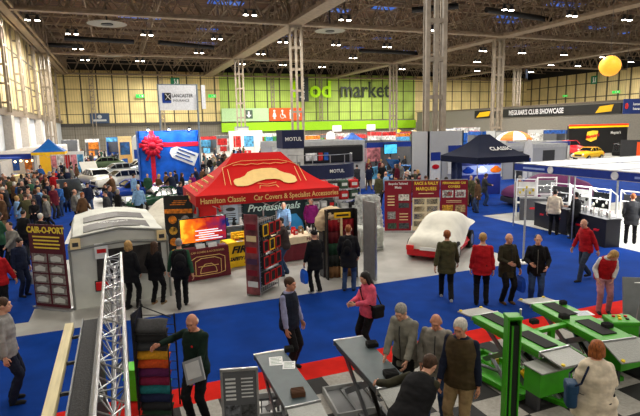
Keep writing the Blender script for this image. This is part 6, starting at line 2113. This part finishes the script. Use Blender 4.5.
# ---- beyond, right
t = thing('show_wall', 'tall black stand wall with red and yellow top stripe and hexagon logo', 'exhibition stand', (59.5, 50, 0), R(0))
boxo('wall', -5.3, 5.3, -.15, .15, 0, 3.7, BLACK, t)
boxo('stripe', -5.35, 5.35, -.22, -.15, 3.42, 3.62, mat('stripe_yellow', C(255, 200, 20), .4, emit=.8, var=0), t); boxo('stripe', -5.35, 5.35, -.22, -.15, 3.62, 3.85, mat('stripe_red', C(255, 60, 20), .4, emit=.8, var=0), t)
m = MB(); m.bm.faces.new([m.bm.verts.new(p) for p in ((-2.2, -.25, 2.9), (-1.2, -.25, 3.05), (-.3, -.25, 3.0), (-.5, -.25, 1.9), (-1.5, -.25, 1.6), (-2.4, -.25, 1.9))]); m.build('logo', mat('logo_yellow', C(250, 210, 60), .4, emit=.3), t, solid=.02)
text('lettering', "Meguiar's", .62, mat('logo_red', C(230, 20, 40), .4), t, (-1.3, -.3, 2.35), rot=(PI / 2, R(-8), 0), shear=.2, bold=.02)
text('lettering', "Meguiar's", .5, WHITE, t, (2.9, -.3, 2.7), bold=.01)
boxo('side_wall', 5.2, 5.4, 0, 6, 0, 3.7, BLACK, t)
q = thing('stage_case', 'dark truck cab shape parked before the black wall', 'truck', (58, 45, 0), R(20))
boxo('body', -1.4, 1.4, -.8, .8, .4, 1.6, P_dk, q, bevel=.2)
for sx in (-.9, .9):
    m = MB(); m.bar((sx, -.85, .4), (sx, .85, .4), .4, 18); m.build('wheel', RUBBER, q)
car('yellow and red rally car on the far stand', G(588, 160), R(12), P_yel, stripes=P_red)
q = car('red van with white front before the black wall', (51.0, 46.5), R(80), P_red, H_=2.0)
q = thing('orange_board', 'grey and orange board at the edge of the frame with white lines', 'board', (*G(634, 167), 0), R(-50))
boxo('panel', -1.2, 1.5, -.06, .06, 0, 2.5, DGREY, q); boxo('orange_panel', .1, 1.5, -.1, -.06, .3, 2.3, mat('orange_sign', C(232, 82, 30), .5, emit=.35, var=.03), q)
m = MB(); [m.box(.4, 1.2, -.12, -.1, .6 + .4 * k, .75 + .4 * k) for k in range(4)]; m.build('print', WHITE, q)
t = booth('grey_stand', 'pale grey block stand with dark doorways behind the white flag', 27.2, 33.6, 31, 35, 2.6, mat('casing_grey', C(176, 178, 180), .5, var=.015), SV, .3)
boxo('front_wall', -3.2, 3.2, -2.0, -1.92, 0, 2.6, mat('casing_grey', C(176, 178, 180), .5, var=.015), t)
for a_ in (-1.6, 1.3):
    boxo('doorway', a_ - .6, a_ + .6, -2.03, -2.0, 0, 2.1, DGREY, t)
booth('blue_fascia_stand', 'stand with blue fascia around the yellow and red rally car', 36.5, 41.5, 38, 41, 2.4, SV, BF, .4, poster=[POS[1], POS[8], POS[4]])
# umbrella
x_, z_ = onY(514, 135, 44)
q = thing('parasol', 'orange and white parasol above the far stands', 'parasol', (x_, 44, 0), 0)
for k in range(8):
    a0, a1 = k * PI / 4, (k + 1) * PI / 4
    m = MB()
    rws = [[(1.9 * math.sin(u * PI / 2.2) * math.cos(a0 + (a1 - a0) * v / 3), 1.9 * math.sin(u * PI / 2.2) * math.sin(a0 + (a1 - a0) * v / 3), 2.3 + 1.1 * math.cos(u * PI / 2.2)) for v in range(4)] for u in (0.02, .3, .6, .85, 1)]
    m.grid(rws); m.build('canopy_panel', (mat('orange_cloth', C(240, 120, 30), .6), WHITE)[k % 2], q, solid=.01)
m = MB(); m.bar((0, 0, 0), (0, 0, 3.4), .04, 10); m.build('pole', ALU, q); boxo('base', -.4, .4, -.4, .4, 0, .08, DGREY, q)

# ---- hall side banner on the balcony
xb_ = 75.0
t = thing('balcony_banner', "long black banner reading Meguiar's Club Showcase with yellow ends", 'banner', (xb_, 0, 0), 0)
def OX(px, py, x):
    d = ray(px, py); k_ = x / d.x
    return d.y * k_, CAM_H + d.z * k_
ya_, zt_ = OX(475, 110, xb_); _, zb2 = OX(475, 118, xb_)
yc_, zt2 = OX(622, 104, xb_); _, zb3 = OX(622, 114, xb_)
zt_, zb2 = (zt_ + zt2) / 2, (zb2 + zb3) / 2
boxo('banner', -.1, .1, yc_, ya_, zb2, zt_, BLACK, t)
YB2 = mat('banner_flash', C(244, 190, 10), .5)
for (pa, pb) in ((477, 491), (596, 614)):
    m = MB(); y_a, y_b = OX(pa, 110, xb_)[0], OX(pb, 108, xb_)[0]
    m.bm.faces.new([m.bm.verts.new(p) for p in ((-.14, y_a, zb2 + .2), (-.14, y_b - .1 * (y_b - y_a), zb2 + .4), (-.14, y_b, zt_ - .2), (-.14, y_a + .25 * (y_b - y_a), zt_ - .4))]); m.build('flash', YB2, t, solid=.04)
yt_ = OX(535, 111, xb_)[0]
text('lettering', "MEGUIAR'S CLUB SHOWCASE", 1.3, mat('banner_print', C(214, 214, 218), .5), t, (-.16, yt_, (zt_ + zb2) / 2), rot=(PI / 2, 0, -PI / 2), bold=.03, sx=.80)
struct(boxo('wall_gallery', xb_ + .15, xb_ + .6, yc_ - 14, 119, 0, zt_ + .3, mat('gallery_grey', C(128, 124, 116), .6, var=.1)))
struct(boxo('trim_3', xb_ - .1, xb_ + .6, yc_ - 14, 119, zt_ + .3, zt_ + .5, mat('rail_brown', C(110, 98, 84), .6)))
t = thing('hanging_banner', 'dark blue hanging banner with white lettering and round emblem', 'banner', (*[v for v in (onY(632, 106, 48)[0], 48)], 0), 0)
_, zz_ = onY(632, 106, 48)
boxo('cloth', -1.6, 4, -.04, .04, zz_ - 1.0, zz_ + .9, mat('banner_blue', C(22, 44, 104), .5), t)
text('lettering', 'Lancaster', .45, WHITE, t, (1.0, -.06, zz_ + .25), bold=.01); text('lettering', 'Insurance', .45, WHITE, t, (1.0, -.06, zz_ - .35), bold=.01)
m = MB(); m.ball((-1.05, -.06, zz_), .32, .03, .4, n=14); m.build('emblem', POS[1], t)
m = MB(); m.bar((-1.4, 0, zz_ + .9), (-1.4, 0, ZR), .02); m.bar((3.5, 0, zz_ + .9), (3.5, 0, ZR), .02); m.build('cable', DGREY, t)
# orange sphere
x_, z_ = onY(610, 66, 36)
q = thing('balloon', 'large glowing orange sphere hung from the roof', 'balloon', (x_, 36, z_), 0)
dist = math.sqrt(x_ ** 2 + 36 ** 2)
m = MB(); m.ball((0, 0, 0), dist * 9.3 / 560, n=28); m.build('sphere', mat('balloon_orange', C(250, 178, 50), .5, emit=.75, var=.03), q, smooth=True)
m = MB(); m.bar((0, 0, .8), (0, 0, ZR - z_), .015); m.build('cable', DGREY, q)
# insurance banner
t = thing('hanging_banner', 'white hanging banner reading Lancaster Insurance with blue square mark', 'banner', (6.45, 57, 0), 0)
bw, bh0, bh1 = 2.05, 6.35, 8.95
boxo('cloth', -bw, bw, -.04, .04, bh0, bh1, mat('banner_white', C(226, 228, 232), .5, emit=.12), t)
boxo('cloth', bw + .35, bw + .75, -.5, -.46, bh0 + .1, bh1, mat('banner_white', C(226, 228, 232), .5), t)
text('lettering', 'LANCASTER', .50, DGREY, t, (.45, -.06, 7.85), bold=.006, sx=.80); text('lettering', 'INSURANCE', .36, DGREY, t, (.30, -.06, 7.35), sx=.86)
boxo('mark', -1.62, -.72, -.06, -.05, 7.1, 8.15, BLUE, t); boxo('mark', -1.4, -.72, -.075, -.06, 7.35, 8.15, BLACK, t)
m = MB(); m.bar((-1.3, -.08, 8.05), (-.8, -.08, 7.45), .05, 4); m.bar((-.8, -.08, 8.05), (-1.3, -.08, 7.45), .03, 4); m.build('mark_lines', WHITE, t)
m = MB(); m.bar((-bw + .05, 0, 0), (-bw + .05, 0, bh1 + .1), .09, 10); m.bar((bw - .05, 0, 0), (bw - .05, 0, bh1 + .1), .09, 10); m.bar((-bw, 0, bh1 + .05), (bw, 0, bh1 + .05), .06, 8); m.build('frame', mat('frame_bluegrey', C(120, 134, 146), .5), t)
# white booth at centre back under green sign
# ================================================================== FAR STANDS
far = [  # px0, px1, base-ish y (world), h, wall, fascia, words
    (105, 118, 78, 3.4, POS[0], POS[2], 'far stand with blue and sky arch beside the cars'), (117, 131, 66, 3.6, CREAM, CREAM, 'far stand with cream block fascia near the flags'),
    (235, 262, 76, 3.9, WHITE, sp_e if False else mat('fascia_lit', C(240, 245, 250), .4, emit=.9, var=0), 'brightly lit white far stand under the pillar'),
    (262, 281, 84, 3.4, POS[7], POS[4], 'far stand with green wall and white fascia'),
    (200, 216, 92, 3.0, POS[6], POS[1], 'dark far stand with red fascia'), (217, 233, 98, 3.0, POS[4], POS[6], 'white far stand with dark fascia beyond the bow wall'),
    (305, 320, 72, 3.0, POS[4], POS[3], 'white far stand with orange fascia'), (322, 336, 80, 3.0, POS[3], POS[6], 'orange far stand with dark fascia'),
    (354, 366, 76, 3.0, POS[1], POS[4], 'red far stand with white fascia'), (366, 380, 70, 3.0, POS[6], POS[1], 'dark far stand with red fascia by the slatted pillar'),
    (382, 396, 64, 3.4, POS[4], POS[1], 'white far stand with red fascia and small car panel'), (398, 410, 72, 3.0, POS[2], POS[3], 'sky blue far stand with orange fascia'),
    (456, 468, 60, 3.6, POS[0], POS[4], 'blue far stand with a lit white sign'), (469, 480, 74, 3.6, POS[5], POS[4], 'pink far stand with a lit white sign'),
    (482, 490, 66, 3.0, POS[6], POS[0], 'dark and blue far stand behind the dark gazebo'), (530, 546, 82, 3.0, POS[7], POS[4], 'green far stand with white fascia and many heads'),
    (548, 560, 66, 3.0, POS[4], SV, 'white far stand with silver fascia'), (566, 572, 60, 3.0, POS[6], POS[0], 'slim blue far stand beside the black show wall'),
    (528, 540, 96, 3.0, POS[4], POS[4], 'plain white far stand under the black banner'), (338, 350, 90, 3.0, POS[5], POS[4], 'pink far stand below the green wall'),
    (412, 424, 88, 3.0, POS[8], POS[1], 'yellow far stand with red fascia'), (286, 300, 100, 3.2, POS[8], POS[7], 'yellow far stand with green fascia'),
    (60, 76, 92, 3.0, POS[4], POS[6], 'white far stand at the end of the aisle'), (84, 98, 98, 3.0, POS[6], POS[4], 'dark far stand at the end of the aisle')]
for (p0, p1, y_, h_, w_, f_, lab) in far:
    x0, _ = onY(p0, 130, y_); x1, _ = onY(p1, 130, y_)
    booth('far_stand', lab, x0, x1, y_, y_ + 4.5, h_, w_, f_, .55, poster=[POS[(p0 + k) % 9] for k in range(3)])
for (px, y_, c_, lab) in ((352, 56, POS[0], 'small blue pop-up gazebo below the market lettering'), (295, 95, POS[7], 'small green pop-up gazebo under the lime wall'), (398, 98, POS[8], 'small yellow pop-up gazebo under the lime wall')):
    x_, _ = onY(px, 130, y_)
    gazebo('gazebo', lab, x_ - 2, x_ + 2, y_ - 1.5, y_ + 1.5, 2.3, 3.5, .1, .3, c_, c_, sag=.08)
for (px, py, y_, lab) in ((337, 129, 60, 'blank white sign on a pole, first below the market letters'), (371, 128, 60, 'blank white sign on a pole, second below the market letters')):
    x_, z_ = onY(px, py, y_)
    q = thing('pole_sign', lab, 'sign', (x_, y_, 0), 0)
    boxo('panel', -.6, .6, -.04, .04, z_ - .3, z_ + .45, mat('lit_white', C(240, 240, 240), .5, emit=.5, var=.02), q); m = MB(); m.bar((0, .05, 0), (0, .05, z_), .04, 8); m.build('pole', ALU, q)
for k, (px, y_) in enumerate(((238, 40), (216, 62), (388, 68), (300, 58), (140, 80))):
    pass
# white pillar sleeves (stand posts against pillars)
for (cx_, cy_, hh, lab) in ((51.1, 59.8, 3.2, 'white sleeve around the pillar foot beyond the black gazebo'), (20.3, 88, 4.6, 'white sleeve around the pillar foot under the deep girder')):
    q = thing('pillar_cladding', lab, 'casing', (cx_, cy_, 0), 0)
    m = MB(); [m.box(*b_, 0, hh) for b_ in ((-1, 1, -1, -.95), (-1, 1, .95, 1), (-1, -.95, -1, 1), (.95, 1, -1, 1))]; m.build('panel', LGREY, q)
    boxo('rail', -1.02, 1.02, -1.03, -1, hh - .2, hh, MGREY, q)

# ================================================================== CROWD
tops = [('black', 'black'), ('navy', 'navy'), ('grey', 'grey'), ('dgrey', 'charcoal'), ('red', 'red'), ('blue', 'blue'), ('olive', 'olive'), ('brown', 'brown'), ('green', 'green'), ('lblue', 'pale blue'), ('cream', 'cream'), ('maroon', 'maroon'), ('tan', 'tan'), ('purple', 'purple'), ('orange', 'orange'), ('white', 'white'), ('teal', 'teal')]
wts = [20, 13, 7, 13, 2, 5, 5, 5, 2, 2, 1, 2, 2, 1, 1, 1, 1]
hairs = [('dark', 'dark hair'), ('brown', 'brown hair'), ('grey', 'grey hair'), ('white', 'white hair'), ('blonde', 'fair hair'), ('ginger', 'ginger hair')]
hw = [8, 6, 4, 2, 2, 1]
protos = []
for k, (ps, hr, hem, fem, ft) in enumerate((('stand', 'short', .12, False, 1.12), ('walk', 'short', .05, False, 1.1), ('pockets', 'cropped', .12, False, 1.2), ('folded', 'short', .06, False, 1.08), ('phone', 'bob', .1, True, 1.1), ('walk2', 'bob', .14, True, 1.12), ('reach', 'cropped', .1, False, 1.15), ('stand', 'long', .14, True, 1.08), ('walk', 'bald', .08, False, 1.2))):
    p, _ = make_person('x', (0, 0), pose=ps, top=CL['black'], bottom=CL['jeans'], hair=hr, hem=hem, female=fem, fat=ft, detail=1, seed=40 + k, h=1.74)
    protos.append(p)
rng = random.Random(11)
placed = [Vector((o.location.x, o.location.y)) for o in COL.objects if o.get('category') == 'person' and o not in protos]
protos_used = [False] * len(protos)
CH = {}
for c in COL.objects:
    if c.parent:
        CH.setdefault(c.parent.name, []).append(c)
n_crowd = 0


def put(x, y, zone, face=None, k=None, tc=None):
    global n_crowd
    for (cx, cy, a, hl, hw_) in FOOT:
        u, v = x - cx, y - cy
        if abs(u * math.cos(a) + v * math.sin(a)) < hl and abs(-u * math.sin(a) + v * math.cos(a)) < hw_:
            return False
    for q in placed:
        if (q - Vector((x, y))).length < .62:
            return False
    placed.append(Vector((x, y)))
    k = rng.randrange(len(protos)) if k is None else k
    if protos_used[k]:
        p = copy_tree(protos[k], None, CH)
    else:
        p = protos[k]
        protos_used[k] = True
    p.location = (x, y, .0)
    p.rotation_euler = (0, 0, rng.uniform(0, 2 * PI) if face is None else face)
    s_ = rng.uniform(.93, 1.05)
    p.scale = (s_, s_, s_)
    tn = tc or rng.choices(tops, wts)[0]
    bn = rng.choices([('black', 'black'), ('jeans', 'denim'), ('dgrey', 'charcoal'), ('tan', 'tan'), ('navy', 'navy')], [6, 6, 3, 1, 2])[0]
    hn = rng.choices(hairs, hw)[0]
    for c in kids_of(p):
        nm = c.name.split('.')[0]
        if nm in ('jacket', 'top'):
            objmat(c, CL[tn[0]])
        elif nm == 'trousers':
            objmat(c, CL[bn[0]])
        elif nm == 'hair':
            objmat(c, HA[hn[0]])
    p['label'] = 'person, %s, %s top, %s trousers, %s' % (hn[1], tn[1], bn[1], zone)
    p['category'] = 'person'
    p['group'] = 'crowd ' + zone
    n_crowd += 1
    return True


def kids_of(p):
    return [c for c in p.children]


def fill(n, x0, x1, y0, y1, zone, bias=1.0, block=()):
    k = tries = 0
    while k < n and tries < n * 30:
        tries += 1
        x, y = rng.uniform(x0, x1), y0 + (y1 - y0) * rng.random() ** bias
        if any(a <= x <= b and c <= y <= d for a, b, c, d in block):
            continue
        if put(x, y, zone):
            k += 1


x_g = onY(49, 148, 47)[0]
for o in COL.objects:
    if o.parent is None and o.get('category') == 'car' and o.name.startswith('covered'):
        FOOT.append((o.location.x, o.location.y, o.rotation_euler.z, 2.7, 1.3))
for o in COL.objects:
    if o.parent is None and o.name.startswith(('round_table', 'sample_stand', 'counter', 'feather')):
        FOOT.append((o.location.x, o.location.y, 0, .85, .85))
FOOT += [(x_g - .0, 47.2, 0, 1.4, 1.4), (19.9, 24.3, 0, 1.95, 1.85), (3.5, 39.9, 0, 2.4, 2.0), (10.9, 27.6, 0, 2.3, 2.2), (-.15, 15.4, 0, 1.6, 2.4), (-4.4, 53, .25, 1.7, .4), (-1.72, 13.85, -.7, .8, .4), (20.3, 29.5, 0, 1.8, 1.5), (20.3, 25, 0, 1.6, .4), (18.6, 38.5, 0, 3.4, 2.6), (18.7, 25.3, 0, 1, .4), (13.4, 31.5, 0, 3, .6)]
for (px, py, k_, tc_) in ((42, 222, 0, ('lblue', 'pale blue')), (62, 216, 6, ('blue', 'blue')), (56, 192, 1, ('red', 'red')), (30, 205, 3, ('black', 'black')), (33, 230, 2, ('black', 'black')), (68, 212, 7, ('black', 'black')), (90, 216, 1, ('navy', 'navy')), (108, 214, 3, ('black', 'black')), (2, 232, 0, ('maroon', 'maroon'))):
    put(*G(px, py), 'at the aisle edge by the parked cars' if px > 60 else 'in the stall aisle behind the maroon banner', face=R(-20 + 40 * (k_ % 3)), k=k_, tc=tc_)
fill(12, -7.0, -2.8, 15.5, 24, 'in the stall aisle near the tent')
fill(58, -7.6, -2.9, 24, 40, 'in the stall aisle')
fill(38, -6.2, -2.6, 40, 62, 'further along the stall aisle')
fill(16, -7, 4, 62, 85, 'at the end of the stall aisle')
fill(14, -2.2, 3.6, 24, 36, 'among the parked cars', block=[(-2.2, 2.6, 26, 32)])
fill(10, 1.6, 6.2, 31.5, 36.8, 'before the bow wall')
fill(24, 5.8, 10.5, 38, 58, 'between the bow wall and gazebo roof')
fill(26, 6.6, 17, 44, 60, 'beyond the gazebo roof')
fill(24, 8, 26, 60, 84, 'far beyond the gazebo roof')
fill(14, 13, 20, 30, 35.8, 'around the blue car')
fill(12, 16.5, 23, 36.5, 47, 'behind the blue car')
fill(16, 13.6, 18.6, 18.8, 26, 'before the dark gazebo')
fill(4, 12.2, 15, 19, 26, 'on the blue lane by the banners')
fill(16, 30, 60, 50, 80, 'among the far stands')
for k, u in enumerate(protos_used):
    if not u:
        bpy.data.objects.remove(protos[k])
EXPO = -0.5
# ================================================================== CAMERA, WORLD, VIEW
cam = bpy.data.cameras.new('camera')
cam.sensor_width = 36
cam.sensor_fit = 'HORIZONTAL'
cam.lens = 36 * F_PX / 640
cam.clip_end = 400
co = bpy.data.objects.new('camera', cam)
COL.objects.link(co)
M3 = Matrix((_X, _Y, _Z))            # rows: world axes in camera space -> cam-to-world
co.matrix_world = Matrix.Translation((0, 0, CAM_H)) @ M3.to_4x4()
SC.camera = co
wd = bpy.data.worlds.new('world')
SC.world = wd
wd.use_nodes = True
wd.node_tree.nodes['Background'].inputs[0].default_value = (.5, .6, .8, 1)
wd.node_tree.nodes['Background'].inputs[1].default_value = 0.3
SC.view_settings.view_transform = 'Standard'
SC.view_settings.look = 'None'
SC.view_settings.exposure = EXPO
SC.view_settings.gamma = 1
SC.view_settings.use_curve_mapping = False
bpy.data.scenes.remove(TMP)
